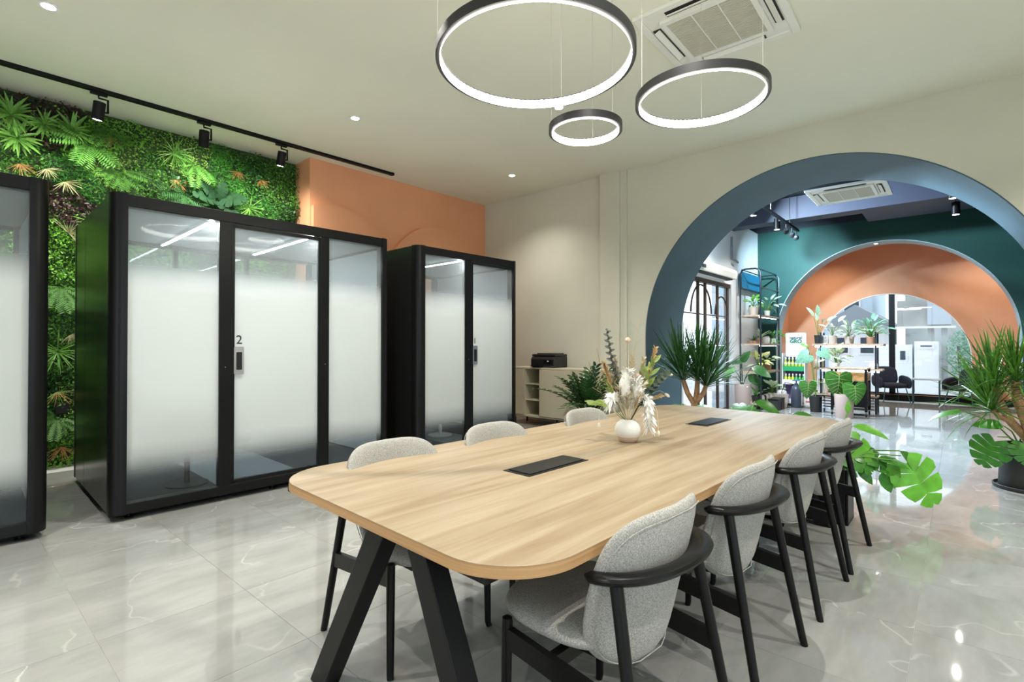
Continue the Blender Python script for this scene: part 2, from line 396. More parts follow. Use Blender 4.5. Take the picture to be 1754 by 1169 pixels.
m.box(-4.08, -4.03, -2.6, 2.2, .1, .16); m.box(-4.08, -4.03, -2.6, 2.2, 3.24, 3.3)
w2 = struct(m.build('fill_window_2', M_black)); MB().box(-4.058, -4.052, -2.6, 2.2, .12, 3.28).build('pane', M_glass, w2)

# ---- shop behind the arch
WV = 3.39
m = MB(); m.box(8.09, 8.15, WV, WV+.15, 0, 3.77); m.box(10.5, 12.30, WV, WV+.15, 0, 3.77); m.box(8.15, 10.5, WV, WV+.15, 2.47, 3.77)
went = struct(m.build('wall_entrance', M_white), 'white wall over the glass entrance doors')
struct(MB().box(8.0, 14.9, -3.2, 3.6, 3.97, 4.1).build('ceiling_shop', M_dark), 'dark open ceiling of the plant shop')
m = MB(); m.box(8.05, 12.3, WV+.03, WV+.15, 3.77, 4.0); m.box(12.28, 12.4, -3.2, 3.5, 3.77, 4.0); struct(m.build('trim_1', M_dark))
struct(MB().box(8.0, 14.9, -3.2, -3.1, 0, 4.0).build('wall_shop_right', M_green), 'green wall at the right of the shop')
GC, GR, GH = 1.102, 1.924, 1.40
wg = struct(archwall(12.28, 12.34, -3.2, 3.45, 3.77, GC, GH, GR).build('wall_green', M_green), 'dark green wall with the second arch')
lining(12.276, 12.74, GC, GH, GR, 0).build('arch_lining', mat('pale_blue_paint', (.30,.40,.43), .55), wg, smooth=True)
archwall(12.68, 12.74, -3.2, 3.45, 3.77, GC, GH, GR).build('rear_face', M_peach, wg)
WC, WR_, WH = 1.228, 1.442, .967
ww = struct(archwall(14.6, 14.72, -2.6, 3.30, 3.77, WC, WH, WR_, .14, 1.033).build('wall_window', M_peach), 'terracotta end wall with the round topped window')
lining(14.595, 14.725, WC, WH, WR_, .14, .014, 1.033).build('arch_lining', M_white, ww, smooth=True)
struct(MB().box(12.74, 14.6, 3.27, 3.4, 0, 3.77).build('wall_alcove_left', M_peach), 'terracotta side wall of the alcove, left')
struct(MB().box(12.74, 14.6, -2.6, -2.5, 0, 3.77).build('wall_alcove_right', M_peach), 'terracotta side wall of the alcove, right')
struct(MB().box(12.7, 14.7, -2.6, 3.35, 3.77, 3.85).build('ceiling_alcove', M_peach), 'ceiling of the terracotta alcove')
struct(MB().box(14.56, 14.602, -2.5, 3.27, 0, .135).build('baseboard_alcove', M_black))
m = MB(); m.box(14.64, 14.70, 1.10, 1.215, .14, 2.44); m.box(14.64, 14.7, WC-WR_+.02, WC+WR_-.02, .14, .17)
win = struct(m.build('window_1', M_black), 'round topped window with one black mullion')
P = [(WC-WR_+.01,.14)] + arc_pts(WC, WH, WR_-.01, 180, 0, 48, 1.033) + [(WC+WR_-.01,.14)]
MB().prism_axis(P, 14.672, 14.678, 'x').build('pane', M_glass, win)
# ceiling boards and beams of the shop
tag(MB().box(10.25, 10.60, -3.1, 3.38, 3.55, 3.95).build('navy_beam', M_beam), 'navy ceiling beam crossing the shop behind the air conditioner', 'beam')
tag(MB().box(10.62, 11.75, -2.6, 1.28, 3.62, 3.68).build('navy_board', M_beam, bevel=.005), 'wide navy ceiling board beside the shop air conditioner', 'ceiling panel')
# glass entrance doors
M_doorwood = mat('dark_brown_door_frame', (.045,.025,.018), .45)
d = struct(MB().box(8.15, 10.5, WV+.02, WV+.12, 2.40, 2.47).build('door_1', M_doorwood), 'dark framed glass entrance doors with arched tracery')
for x, wd in ((8.20,.07),(8.92,.09),(9.26,.09),(9.88,.09),(10.44,.10)):
    MB().box(x-wd/2, x+wd/2, WV+.05, WV+.075, 0, 2.42).build('stile', M_doorwood, d)
for z in (.03, 1.82): MB().box(8.15, 10.5, WV+.055, WV+.07, z, z+.02).build('rail', M_doorwood, d)
for cx, rr in ((9.08, .48), (10.1, .34)):
    MB().tube([(cx+rr*math.cos(R(a)), WV+.06, 1.85+rr*1.05*math.sin(R(a))) for a in range(0, 181, 10)], .016, 6).build('tracery_arch', M_doorwood, d, smooth=True)
MB().box(8.15, 10.5, WV+.058, WV+.063, 0, 2.42).build('pane', M_glass, d)

# ---- outside: paving and neighbours
struct(MB().box(14.73, 40, -14, 18, -.2, -.06).build('ground_outside', mat('pale_paving', (.55,.56,.57), .8)), 'pale paving outside the window')
struct(MB().box(7, 14.72, 3.56, 18, -.2, -.06).build('ground_entrance', mat('pale_paving_2', (.55,.56,.57), .8)), 'pale paving outside the entrance')
M_bwhite = mat('white_render', (.80,.81,.82), .8); M_bgrey = mat('stained_concrete', (.36,.39,.38), .85, var=.35, vscale=1.2); M_bblue = mat('blue_grey_render', (.46,.55,.63), .8)
M_broof = mat('grey_roof', (.25,.29,.33), .7); M_bwin = mat('dark_window_glass', (.05,.07,.10), .15)
def building(name, label, x0, x1, y0, y1, z1, mt, wins=(), roof=None):
    t = thing(name, label, 'building', ((x0+x1)/2, (y0+y1)/2, -.06)); cx, cy = (x0+x1)/2, (y0+y1)/2
    MB().box(x0-cx, x1-cx, y0-cy, y1-cy, 0, z1).build('wall', mt, t)
    for (a, b, c, e) in wins:
        f = MB().box(x0-cx-.04, x0-cx+.02, a-cy, b-cy, c, e).build('window', M_bwhite, t)
        MB().box(x0-cx-.05, x0-cx, a-cy+.05, b-cy-.05, c+.05, e-.05).build('pane', M_bwin, f)
    if roof:
        MB().prism_axis([(y0-cy-.25,z1-.06),(0,z1+roof),(y1-cy+.25,z1-.06)], x0-cx-.25, x1-cx+.2, 'x').build('roof', M_broof, t)
    return t
building('house', 'pale house with a grey gable roof outside the window', 20.0, 24, 1.75, 3.3, 2.0, M_bwhite, [(2.0,2.45,1.0,1.6),(2.7,3.1,1.0,1.6)], .62)
building('building', 'low white building with one small window outside', 18.2, 19.6, .98, 1.78, 1.33, M_bwhite, [(1.08,1.30,.85,1.2)])
building('building', 'blue grey building behind the pale house outside', 25, 30, 2.6, 9.0, 4.6, M_bblue, [(3.0,3.6,2.4,3.4),(4.2,4.8,2.4,3.4)])
building('building', 'stained concrete building filling the right of the window', 22.5, 27, -6.0, 1.4, 3.6, M_bgrey, [(.2,.7,2.1,2.8),(-.9,-.3,1.6,2.4)])
building('shed', 'slim white shed with a dark slot window outside', 18.0, 18.8, .42, .92, 1.42, M_bwhite, [(.5,.84,1.22,1.36)])
tb = thing('concrete_tank', 'raised stained concrete block on columns outside the window', 'structure', (19.4, .75, -.06))
MB().box(-.5, .5, -.60, .62, 1.86, 2.62).build('tank', M_bgrey, tb)
for y in (-.45, -.15): MB().box(-.4, -.15, y-.07, y+.07, 0, 1.87).build('column', M_bgrey, tb)
MB().box(-.56, -.48, -.70, .66, 1.80, 1.86).build('ledge', M_bwhite, tb); MB().box(-.54,-.5,-.60,-.08,1.9,2.58).build('blue_panel', M_bblue, tb)
building('building', 'white apartment block across the street outside the entrance', 5.5, 13, 12.5, 14, 6.5, M_bwhite, [])
bush = thing('street_tree', 'small leafy tree outside the window', 'tree', (18.0, -.05, -.06))
MB().tube([(0,0,0),(.05,.02,.6),(0,.05,1.3)], .035, 6).build('trunk', M_darkstem, bush)
def leafcloud(n, cx, cy, cz, rx, ry, rz_, s, mt, name, parent, seed=1, flat=0.0):
    g = np.random.default_rng(seed); V = np.zeros((n*4,3)); 
    d = g.normal(size=(n,3)); d /= np.linalg.norm(d,axis=1)[:,None]; rr = g.uniform(.3,1,size=(n,1))**.5
    c = d*rr*np.array([rx,ry,rz_]) + np.array([cx,cy,cz])
    a = g.normal(size=(n,3)); a[:,2] += flat; a /= np.linalg.norm(a,axis=1)[:,None]
    b = np.cross(a, g.normal(size=(n,3))); b /= np.linalg.norm(b,axis=1)[:,None]
    L = s*g.uniform(.6,1.3,size=(n,1))
    V[0::4] = c - a*L; V[1::4] = c + b*L*.38; V[2::4] = c + a*L; V[3::4] = c - b*L*.38
    F = [(4*i,4*i+1,4*i+2,4*i+3) for i in range(n)]
    me = bpy.data.meshes.new(name); me.from_pydata(V.tolist(), [], F); me.materials.append(mt)
    o = bpy.data.objects.new(name, me); C.objects.link(o); o.parent = parent; return o
o = leafcloud(700, 0, 0, 1.1, .3, .32, .65, .05, M_mint, 'foliage', bush, 3)

# ================================================================== CEILING FIXTURES
def spot(parent, watts, size, blend, loc=(0,0,0), rot=(0,0,0), col=(1,.94,.84), soft=.022):
    l = bpy.data.lights.new('lamp_light', 'SPOT'); l.energy = watts; l.spot_size = R(size); l.spot_blend = blend; l.color = col; l.shadow_soft_size = soft
    o = bpy.data.objects.new('lamp_light', l); C.objects.link(o); o.parent = parent; o.location = loc; o.rotation_euler = rot; return o
dl_trim = MB().lathe([(.035,-.006),(.062,-.006),(.062,.0),(.048,.002),(.035,.004)], 28, caps=False).mesh('trim_ring', M_white, True)
dl_lens = MB().lathe([(1e-6,-.003),(.044,-.003)], 24).mesh('lens', M_lamp)
def downlight(x, y, z, label, watts=DOWNLIGHT_W, col=(1,.955,.88), size=125, group=None):
    t = thing('downlight', label, 'downlight', (x, y, z-.001), 0, group)
    inst('trim_ring', dl_trim, t); inst('lens', dl_lens, t, Matrix.Translation((0,0,-.004)))
    spot(t, watts, size, .9, (0,0,-.02), col=col); return t
downlight(.59, 5.22, H, 'round white ceiling downlight above the leftmost pod', 260)
downlight(3.20, 5.18, H, 'round white ceiling downlight above the big pod', 260)
downlight(5.88, 5.14, H, 'round white ceiling downlight near the grey wall and small pod', 165)
downlight(4.52, 3.27, H, 'round white ceiling downlight right beside the largest ring lamp')
for x, y, lb in ((-2.0,5.2,'above the hidden end of the leftmost booth'),(1.9,3.3,'above the aisle between table and booths'),(-.8,3.3,'left behind the camera by the booths'),(-2.2,.9,'right behind the camera'),(.5,-1.2,'over the floor right of the camera'),(3.1,-1.6,'over the floor right of the chairs'),(5.6,-1.6,'near the arch wall beyond the right edge'),(-2.2,-1.8,'in the corner behind the camera'),(1.9,1.0,'straight above the near end of the table')):
    downlight(x, y, H, 'round ceiling downlight out of frame ' + lb, group='downlights outside the picture')


# track with three spots
tr = thing('track_rail', 'long black lighting track above the planted wall', 'track', pw(0, 0, H), AP)
MB().box(-1.2, 4.44, 6.54, 6.60, -.035, 0).build('rail', M_black, tr, bevel=.003)
MB().box(4.40, 4.45, 6.538, 6.602, -.037, 0).build('end_cap', M_black, tr)
def track_spot(u, tilt, yaw, label, watts):
    t = thing('track_spot', label, 'spotlight', pw(u, 6.57, H-.036), AP)
    MB().box(-.07, .07, -.018, .018, -.03, 0).build('adapter', M_black, t, bevel=.004)
    MB().tube([(0,0,-.02),(.0,0,-.06),(.075,0,-.06),(.075,0,-.19),(.05,0,-.19)], .011, 6).build('bracket', M_black, t)
    hd = bpy.data.objects.new('head', MB().lathe([(.045,.09),(.052,.085),(.052,-.09),(.046,-.09),(.046,-.06)], 24).mesh('head', M_black, True)); C.objects.link(hd)
    hd.parent = t; hd.location = (0, 0, -.19); hd.rotation_euler = (R(tilt), R(yaw), 0)
    inst('lens', MB().lathe([(1e-6,-.094),(.03,-.091),(.0455,-.083)], 20).mesh('lens', M_lamp, True), hd)
    l = spot(hd, watts, 165, 1.0, (0,0,-.1), col=(1,.97,.90), soft=.08); return t
track_spot(.94, 14, 4, 'leftmost black track spot shining on the planted wall', TRACK_W)
track_spot(1.89, 32, -6, 'middle black track spot turned towards the planted wall', TRACK_W)
track_spot(2.77, 16, 2, 'black track spot nearest the terracotta wall', TRACK_W)
track_spot(-.3, 25, 0, 'black track spot beyond the left edge of the picture', TRACK_W)

# ring lamps
M_ringblk = mat('ring_black', (.02,.02,.021), .45)
def cxy(x, y):   # camera plan (right, forward) -> room
    t = R(HEAD); return (x*math.sin(t) + y*math.cos(t), -x*math.cos(t) + y*math.sin(t))
def ring(cx, cy, rad, z, label):
    X, Y = cxy(cx, cy)
    t = thing('ring_pendant', label, 'pendant lamp', (X, Y, z))
    hgt = .048
    MB().lathe([(rad-.026,.0),(rad,.0),(rad,hgt),(rad-.026,hgt),(rad-.026,hgt-.002),(rad-.004,hgt-.002),(rad-.004,.002),(rad-.026,.002),(rad-.026,.0)], 96, caps=False).build('hoop', M_ringblk, t, smooth=True)
    # LED diffuser with a fine scalloped edge
    n = max(60, int(rad*420)); m = MB(); V = []; F = []
    for k in range(n):
        a = 2*math.pi*k/n; s = .0035 if k % 2 else 0
        V += [(( rad-.022)*math.cos(a), (rad-.022)*math.sin(a), -.006), ((rad-.022)*math.cos(a), (rad-.022)*math.sin(a), hgt-.004-s*1.0)]
        j = (k+1) % n; F.append((2*k, 2*j, 2*j+1, 2*k+1))
    m.add(V, F); m.build('led_strip', M_led, t, recalc=False)
    for a in (20, 140, 260):
        x, y = (rad-.01)*math.cos(R(a)), (rad-.01)*math.sin(R(a))
        MB().tube([(x,y,hgt),(x,y,H-z)], .0013, 5).build('wire', M_wire, t)
    MB().lathe([(.06,H-z-.025),(.06,H-z)], 24).build('canopy', M_acwhite, t) if False else None
    return t
ring(.119, 2.617, .508, 2.75, 'largest black LED ring lamp hanging over the table')
ring(1.123, 3.029, .378, 2.75, 'middle sized black LED ring lamp below the ceiling air conditioner')
ring(.500, 3.474, .248, 2.75, 'smallest black LED ring lamp between the two larger rings')

# ceiling cassette air conditioners
def cassette(name, label, x, y, z, rz, s=1.0):
    t = thing(name, label, 'air conditioner', (x, y, z), rz)
    o_, i_ = .5*s, .30*s
    m = MB(); m.box(-o_, o_, -o_, -.44*s, -.03, 0); m.box(-o_, o_, .44*s, o_, -.03, 0); m.box(-o_, -.44*s, -.44*s, .44*s, -.03, 0); m.box(.44*s, o_, -.44*s, .44*s, -.03, 0)
    m.box(-.44*s, .44*s, -.44*s, .44*s, -.02, 0); m.build('panel', M_acwhite, t, bevel=.004)
    m = MB(); m.box(-.34*s, .34*s, -.34*s, -i_, -.045, -.015); m.box(-.34*s, .34*s, i_, .34*s, -.045, -.015); m.box(-.34*s, -i_, -i_, i_, -.045, -.015); m.box(i_, .34*s, -i_, i_, -.045, -.015)
    m.build('grille_frame', M_acwhite, t)
    MB().box(-i_, i_, -i_, i_, -.022, -.018).build('filter', M_acdark, t)
    m = MB(); ns = 30
    for k in range(ns): xx = -i_ + 2*i_*(k+.5)/ns; m.bar((xx,-i_,-.036), (xx,i_,-.036), .012*s, .007)
    g = m.build('grille', M_acgrille, t); g['kind'] = 'stuff'
    for yy in (-.1*s, .1*s): MB().box(-i_, i_, yy-.004, yy+.004, -.046, -.03).build('divider', M_acwhite, t)
    for k in range(4):
        a = k*math.pi/2
        f = MB().box(-.26*s, .26*s, .365*s, .43*s, -.026, -.0195).build('air_slot', M_acdark, t); f.rotation_euler = (0,0,a)
        v = MB(); v.add([(-.25*s,.375*s,-.028),(.25*s,.375*s,-.028),(.25*s,.42*s,-.048),(-.25*s,.42*s,-.048),(-.25*s,.377*s,-.024),(.25*s,.377*s,-.024),(.25*s,.422*s,-.044),(-.25*s,.422*s,-.044)],
                        [(0,1,2,3),(4,5,6,7),(0,1,5,4),(1,2,6,5),(2,3,7,6),(3,0,4,7)])
        v = v.build('vane', M_acwhite, t); v.rotation_euler = (0,0,a)
    return t
cassette('air_conditioner', 'white square ceiling air conditioner above the ring lamps', 4.165, 1.445, H, R(.79))
MB_ac2 = cassette('air_conditioner', 'white ceiling air conditioner hanging in the shop behind the arch', 8.82, 1.19, 3.52, 0, .96)
MB().box(-.42, .42, -.42, .42, 0, .30).build('housing', M_dark, MB_ac2)
for sx in (-1, 1):
    for sy in (-1, 1): MB().tube([(sx*.38,sy*.38,.3),(sx*.38,sy*.38,.45)], .008, 6).build('hanger_rod', M_black, MB_ac2)
# shop lamps
def pendant(x, y, z, top, label, watts=40, col=(1,.9,.85)):
    t = thing('cylinder_lamp', label, 'ceiling lamp', (x, y, z))
    MB().lathe([(.04,.005),(.055,0),(.055,.20),(.05,.205),(1e-5,.205)], 20).build('body', M_black, t, smooth=True)
    inst('lens', MB().lathe([(1e-6,.004),(.045,.004)], 18).mesh('lens', M_lamp), t)
    MB().tube([(0,0,.2),(0,0,top-z)], .007, 6).build('rod', M_black, t)
    spot(t, watts, 140, .9, (0,0,-.02), col=col); return t
pendant(8.9, 2.52, 3.4, 3.97, 'black cylinder lamp in the shop just inside the arch edge', 170, (1.0,.98,.95))
pendant(10.29, 2.51, 3.4, 3.97, 'black cylinder lamp in the shop beside the spot track', 170, (1.0,.98,.95))
pendant(9.64, .05, 3.38, 3.97, 'upper of two black cylinder lamps at the right in the shop', 170, (1.0,.98,.95))
pendant(10.79, .02, 3.36, 3.97, 'lower of two black cylinder lamps at the right in the shop', 170, (1.0,.98,.95))
t2 = thing('track_rail', 'black lighting track in the shop behind the arch', 'track', (0,0,0))
MB().box(8.2, 10.75, 2.235, 2.275, 3.40, 3.44).build('rail', M_black, t2)
for x in (8.9, 10.1): MB().tube([(x,2.255,3.44),(x,2.255,3.97)], .006, 6).build('hanger_rod', M_black, t2)
for i, (x, y) in enumerate(((9.88,2.26),(10.29,2.26),(10.60,2.26))):
    t = thing('track_spot', ['first','second','third'][i] + ' from the left of the three small spots on the shop track', 'spotlight', (x, y, 3.40), 0, 'spots on the shop track')
    MB().tube([(0,0,0),(0,0,-.07)], .012, 6).build('bracket', M_black, t)
    hd = bpy.data.objects.new('head', MB().lathe([(1e-5,.06),(.03,.06),(.045,.0),(.045,-.05),(.04,-.05)], 16).mesh('head', M_black, True)); C.objects.link(hd)
    hd.parent = t; hd.location = (0,0,-.12); hd.rotation_mode = 'QUATERNION'; hd.rotation_quaternion = Vector((12.28-x, [2.95,2.75,2.5][i]-y, [2.6,2.75,2.95][i]-3.28)).to_track_quat('-Z','Y')
    inst('lens', MB().lathe([(1e-6,-.045),(.04,-.045)], 16).mesh('lens', emis('cool_lamp_%d' % i, (.85,.93,1), 22.0)), hd)
    spot(hd, 420, 75, .9, (0,0,-.06), col=(.55,.82,1.0))
for x, y, wt, lb in ((13.6, 2.35, 210, 'alcove ceiling downlight at the left of the far window'), (13.6, -.55, 210, 'alcove ceiling downlight at the right of the far window')):
    downlight(x, y, 3.77, lb, wt, (1,.86,.66), 130)
t = thing('downlight', 'small lamp in the crown of the second arch', 'downlight', (12.5, 1.25, 3.312)); inst('trim_ring', dl_trim, t); inst('lens', dl_lens, t, Matrix.Translation((0,0,-.004)))
# air curtain over the doors
t = thing('air_curtain', 'long white air curtain above the entrance doors', 'air curtain', (9.15, 3.39, 2.5))
MB().prism_axis([(0,0),(-.22,.02),(-.25,.12),(-.22,.19),(0,.19)], -.95, .95, 'x').build('case', M_acwhite, t, bevel=.01)
MB().box(-.8, .8, -.2, -.1, -.004, .02).build('air_outlet', M_acdark, t)
MB().box(-.82, -.70, -.262, -.245, .06, .12).build('badge', M_print, t)
tag(MB().tube([(10.47,3.37,3.42),(10.47,3.37,2.98),(10.47,3.30,2.94),(10.62,3.30,2.92)], .022, 8).build('cable_conduit', mat('grey_conduit', (.2,.2,.22), .5), smooth=True), 'grey cable conduit on the white entrance wall', 'conduit')

# cool lamp added out of sight in the shop to brighten the blue arch lining
t = thing('added_fill_lamp', 'unseen cool lamp added under the shop ceiling to light the blue arch', 'ceiling lamp', (8.75, 2.95, 3.72))
MB().box(-.6,.6,-.04,.04,0,.06).build('housing', M_black, t); inst('diffuser', MB().box(-.58,.58,-.03,.03,-.006,0).mesh('diffuser', emis('cool_fill', (.75,.88,1.0), 20.0)), t)
for x in (-.5,.5): MB().tube([(x,0,.06),(x,0,.25)], .005, 6).build('hanger_rod', M_black, t)
al = bpy.data.lights.new('lamp_light','AREA'); al.shape = 'RECTANGLE'; al.size = 1.1; al.size_y = .05; al.energy = 1050; al.color = (.64,.83,1.0)
ao = bpy.data.objects.new('lamp_light', al); C.objects.link(ao); ao.parent = t; ao.location = (0,0,-.02); ao.rotation_mode = 'QUATERNION'; ao.rotation_quaternion = Vector((-.6,-2.6,-1.6)).to_track_quat('-Z','Y')
# ================================================================== PODS
POD_D, POD_H = 1.76, 2.416
def text_mesh(name, s, size, mt, depth=.001, bold=0.0):
    cu = bpy.data.curves.new(name, 'FONT'); cu.body = s; cu.size = size; cu.extrude = depth; cu.align_x = 'CENTER'; cu.offset = bold
    ob = bpy.data.objects.new(name, cu); C.objects.link(ob)
    dg = bpy.context.evaluated_depsgraph_get(); me = bpy.data.meshes.new_from_object(ob.evaluated_get(dg)); bpy.data.objects.remove(ob); bpy.data.curves.remove(cu)
    me.name = name; me.materials.clear(); me.materials.append(mt); return me
M_handle = mat('satin_steel_plate', (.55,.56,.58), .35, metal=.9)
def pod(u0, W, posts, door_i, number, label, bars, rear_lw=.10):
    t = thing('phone_booth', label, 'booth', pw(u0, 4.634), AP, 'office pods along the planted wall')
    D, Hh = POD_D, POD_H; r = .075
    def post(x0, x1, front, left):
        # corner post, rounded on its outer edge
        y0, y1 = (0, .11) if front else (D-.11, D)
        P = []
        cs = [((x0,y0),left and front),((x1,y0),(not left) and front),((x1,y1),(not left) and not front),((x0,y1),left and not front)]
        cen = ((x0+x1)/2, (y0+y1)/2)
        for (p, rd), a0 in zip(cs, (180,270,0,90)):
            if rd:
                cx = p[0] + (r if p[0] < cen[0] else -r); cy = p[1] + (r if p[1] < cen[1] else -r)
                P += [(cx+r*math.cos(R(a0+90*k/8)), cy+r*math.sin(R(a0+90*k/8))) for k in range(9)]
            else: P.append(p)
        MB().prism(P, .05, Hh).build('corner_post', M_podblk, t, smooth=True)
    lw, rw = posts[0][0], W - posts[-1][1]
    post(0, max(lw,.09), True, True); post(W-max(rw,.09), W, True, False); post(0, .09, False, True); post(W-.09, W, False, False)
    x0, x1 = .0, W
    MB().box(.08, W-.08, .006, .10, 2.325, Hh-.002).build('top_rail', M_podblk, t, bevel=.004)
    MB().box(.08, W-.08, .006, .10, .05, .122).build('bottom_rail', M_podblk, t, bevel=.004)
    MB().box(.08, W-.08, D-.08, D-.006, 2.31, Hh-.002).build('top_rail', M_podblk, t); MB().box(.08, W-.08, D-.08, D-.006, .05, .122).build('bottom_rail', M_podblk, t)
    MB().prism(rrect(.012, W-.012, .012, D-.012, .07), Hh-.03, Hh-.004).build('roof', M_podblk, t); MB().prism(rrect(.06, W-.06, .06, D-.06, .06), Hh-.004, Hh+.004).build('roof_bounce_panel', M_felt, t)  # paler top panel added to bounce light onto ceiling and walls
    # glass bays and the door
    for i, (a, b) in enumerate(posts):
        if i == door_i:
            d = MB(); d.box(a-.012, a+.016, .012, .05, .13, 2.318); d.box(b-.016, b+.012, .012, .05, .13, 2.318); d.box(a, b, .012, .05, 2.29, 2.318); d.box(a, b, .012, .05, .13, .158)
            dr = d.build('door', M_podblk, t)
            MB().box(a+.012, b-.012, .028, .036, .15, 2.30).build('pane', M_podglass, dr)
            hx = a + .012
            MB().prism_axis(rrect(hx, hx+.078, 1.045, 1.28, .01), .010, .028, 'y').build('handle_plate', M_handle, dr)
            MB().prism_axis(rrect(hx+.018, hx+.062, 1.085, 1.235, .006), .004, .014, 'y').build('handle', M_print, dr, bevel=.002)
            n = inst('number', text_mesh('number', number, .105, M_print), dr, Matrix.Translation((hx+.045, .026, 1.305)) @ Matrix.Rotation(R(90), 4, 'X'))
        else:
            MB().box(a-.004, b+.004, .028, .036, .118, 2.33).build('pane', M_podglass, t)
        if i < len(posts)-1:
            c, e = b + (.012 if i == door_i else .0), posts[i+1][0] - (.012 if i+1 == door_i else 0)
            MB().box(c-.002, e+.002, .010, .075, .12, 2.33).build('mullion', M_podblk, t, bevel=.003)
            MB().sphere(((c+e)/2, .008, 1.11), .004, 8, 6).build('screw', M_chrome, t)
    n = len(posts)
    for i in range(n):
        a = .10 + (W-.2)*i/n; b = .10 + (W-.2)*(i+1)/n
        MB().box(a+.02, b-.02, D-.045, D-.037, .12, 2.32).build('pane', M_podglass, t); MB().box(b-.02, b+.02, D-.07, D-.02, .12, 2.32).build('mullion', M_podblk, t) if i < n-1 else None
    # side cladding in two sheets with a seam, felt inside
    for x in (.004, W-.024):
        for y0, y1 in ((.105, 1.145), (1.153, D-.105)): MB().box(x, x+.02, y0, y1, .055, Hh-.004).build('side_panel', M_podside, t)
    for x in (.028, W-.058): MB().box(x, x+.03, .11, D-.11, .12, 2.31).build('felt_lining', M_felt, t)
    MB().box(.03, W-.03, .03, D-.03, .062, .10).build('carpet', M_carpetd, t)
    MB().box(W*.32, W*.62, .12, D-.12, .10, .103).build('carpet_light_band', M_carpetlit, t)  # lighter band painted in for light falling on the carpet
    MB().box(.03, W-.03, .06, D-.06, 2.345, 2.38).build('headliner', M_felt, t)
    for bx_, y1 in bars:
        b = MB().box(bx_-.018, bx_+.018, .06, y1, 2.322, 2.346).build('light_bar', M_white, t)
        MB().box(bx_-.014, bx_+.014, .07, y1-.01, 2.318, 2.3225).build('diffuser', M_podled, b)
    MB().box(.06, W-.06, .115, D-.06, .012, .055).build('plinth', M_black, t)
    for fx in (.13, W*.5, W-.13):
        MB().lathe([(.028,0),(.028,.012),(.01,.014),(.01,.052)], 14, (fx,.085,0)).build('levelling_foot', M_black, t, smooth=True)
    return t
pod(.74, 2.36, [(.10,.72),(.82,1.59),(1.68,2.28)], 1, '2', 'large black booth number 2 with three frosted glass bays', [(.68,1.6),(1.54,1.5)])
pod(3.46, 1.67, [(.11,.73),(.84,1.60)], 1, '1', 'small black booth number 1 with two frosted glass bays', [(.72,1.2)])
pod(-1.95, 2.36, [(.10,.72),(.82,1.59),(1.68,2.26)], 1, '3', 'black booth cut off by the left edge of the picture', [(.68,1.5)])
def booth_desk(u, v, label, mt):
    t = thing('booth_table', label, 'table', pw(u, v, .103), AP)
    MB().lathe([(.16,0),(.16,.012),(.03,.016)], 28).build('base', mt, t, smooth=True)
    MB().lathe([(.022,.014),(.022,.70)], 14).build('column', mt, t, smooth=True)
    MB().prism(rrect(-.32,.32,-.25,.25,.06), .70, .725).build('table_top', M_white, t); return t
booth_desk(1.33, 5.02, 'small table on a black column inside the large booth', M_black)
booth_desk(4.29, 5.25, 'small table on a pale column inside the small booth', M_potwhite)

# ================================================================== MEETING TABLE
tb = thing('meeting_table', 'long oak meeting table with rounded corners and black A-frame legs', 'table', pw(.86, .82, 0, AT), AT)
TL, TWd = 3.549, 1.429
MB().prism(rrect(0, TL, 0, TWd, .24, 16), .716, .75).build('tabletop', M_oak, tb, bevel=.0015)
P = rrect(-.0015, TL+.0015, -.0015, TWd+.0015, .2415, 16); n = len(P)
m = MB(); m.add([(x,y,.7165) for x,y in P] + [(x,y,.7485) for x,y in P], [(i,(i+1) % n,n+(i+1) % n,n+i) for i in range(n)]); m.build('edge_band', M_oakedge, tb, recalc=False)
for x in (.075, TL-.20):
    for y0, y1 in ((.650, 1.085), (.450, .11)):
        a, b = Vector((x, y0, .712)), Vector((x, y1, 0)); dirn = (b-a).normalized(); wv = .084
        # parallelogram leg, cut level at floor and top
        hw = wv/2/abs(dirn.z)
        MB().prism_axis([(y0-hw,.712),(y0+hw,.712),(y1+hw,0),(y1-hw,0)], x-.035, x+.035, 'x').build('leg', M_black, tb, bevel=.003)
    MB().box(x-.05, x+.05, .12, TWd-.12, .700, .7165).build('top_plate', M_black, tb)
MB().box(.11, TL-.24, .50, .59, .64, .70).build('beam', M_black, tb)
for x0 in (.735, 2.525):
    c = MB().box(x0, x0+.425, .61, .765, .7495, .7525).build('cable_box', M_podblk, tb, bevel=.001)
    MB().box(x0+.022, x0+.425-.02, .625, .75, .7525, .756).build('lid', M_black, c, bevel=.0012)
    MB().box(x0+.01, x0+.415, .62, .755, .66, .716).build('tray', M_black, c)

# ================================================================== CHAIRS
def pillow(nr, na, fx, thick, expo=3.0):
    """closed cushion: fx(a,b) -> (point, normal) on the mid surface, (a,b) in a superellipse"""
    m = MB(); V = []; F = []
    for side in (1, -1):
        for i in range(nr+1):
            rr = math.sin(i/nr*math.pi/2)
            for k in range(na):
                th = 2*math.pi*k/na; c, s = math.cos(th), math.sin(th)
                a = math.copysign(abs(c)**(2/expo), c)*rr; b = math.copysign(abs(s)**(2/expo), s)*rr
                p, nn = fx(a, b); off = thick/2*(max(0, 1-rr**5))**.5
                V.append(Vector(p) + Vector(nn)*off*side)
    K = (nr+1)*na
    for sd in (0, 1):
        for i in range(nr):
            for k in range(na):
                q = (sd*K+i*na+k, sd*K+i*na+(k+1) % na, sd*K+(i+1)*na+(k+1) % na, sd*K+(i+1)*na+k)
                F.append(q)
    m.add(V, F); return m
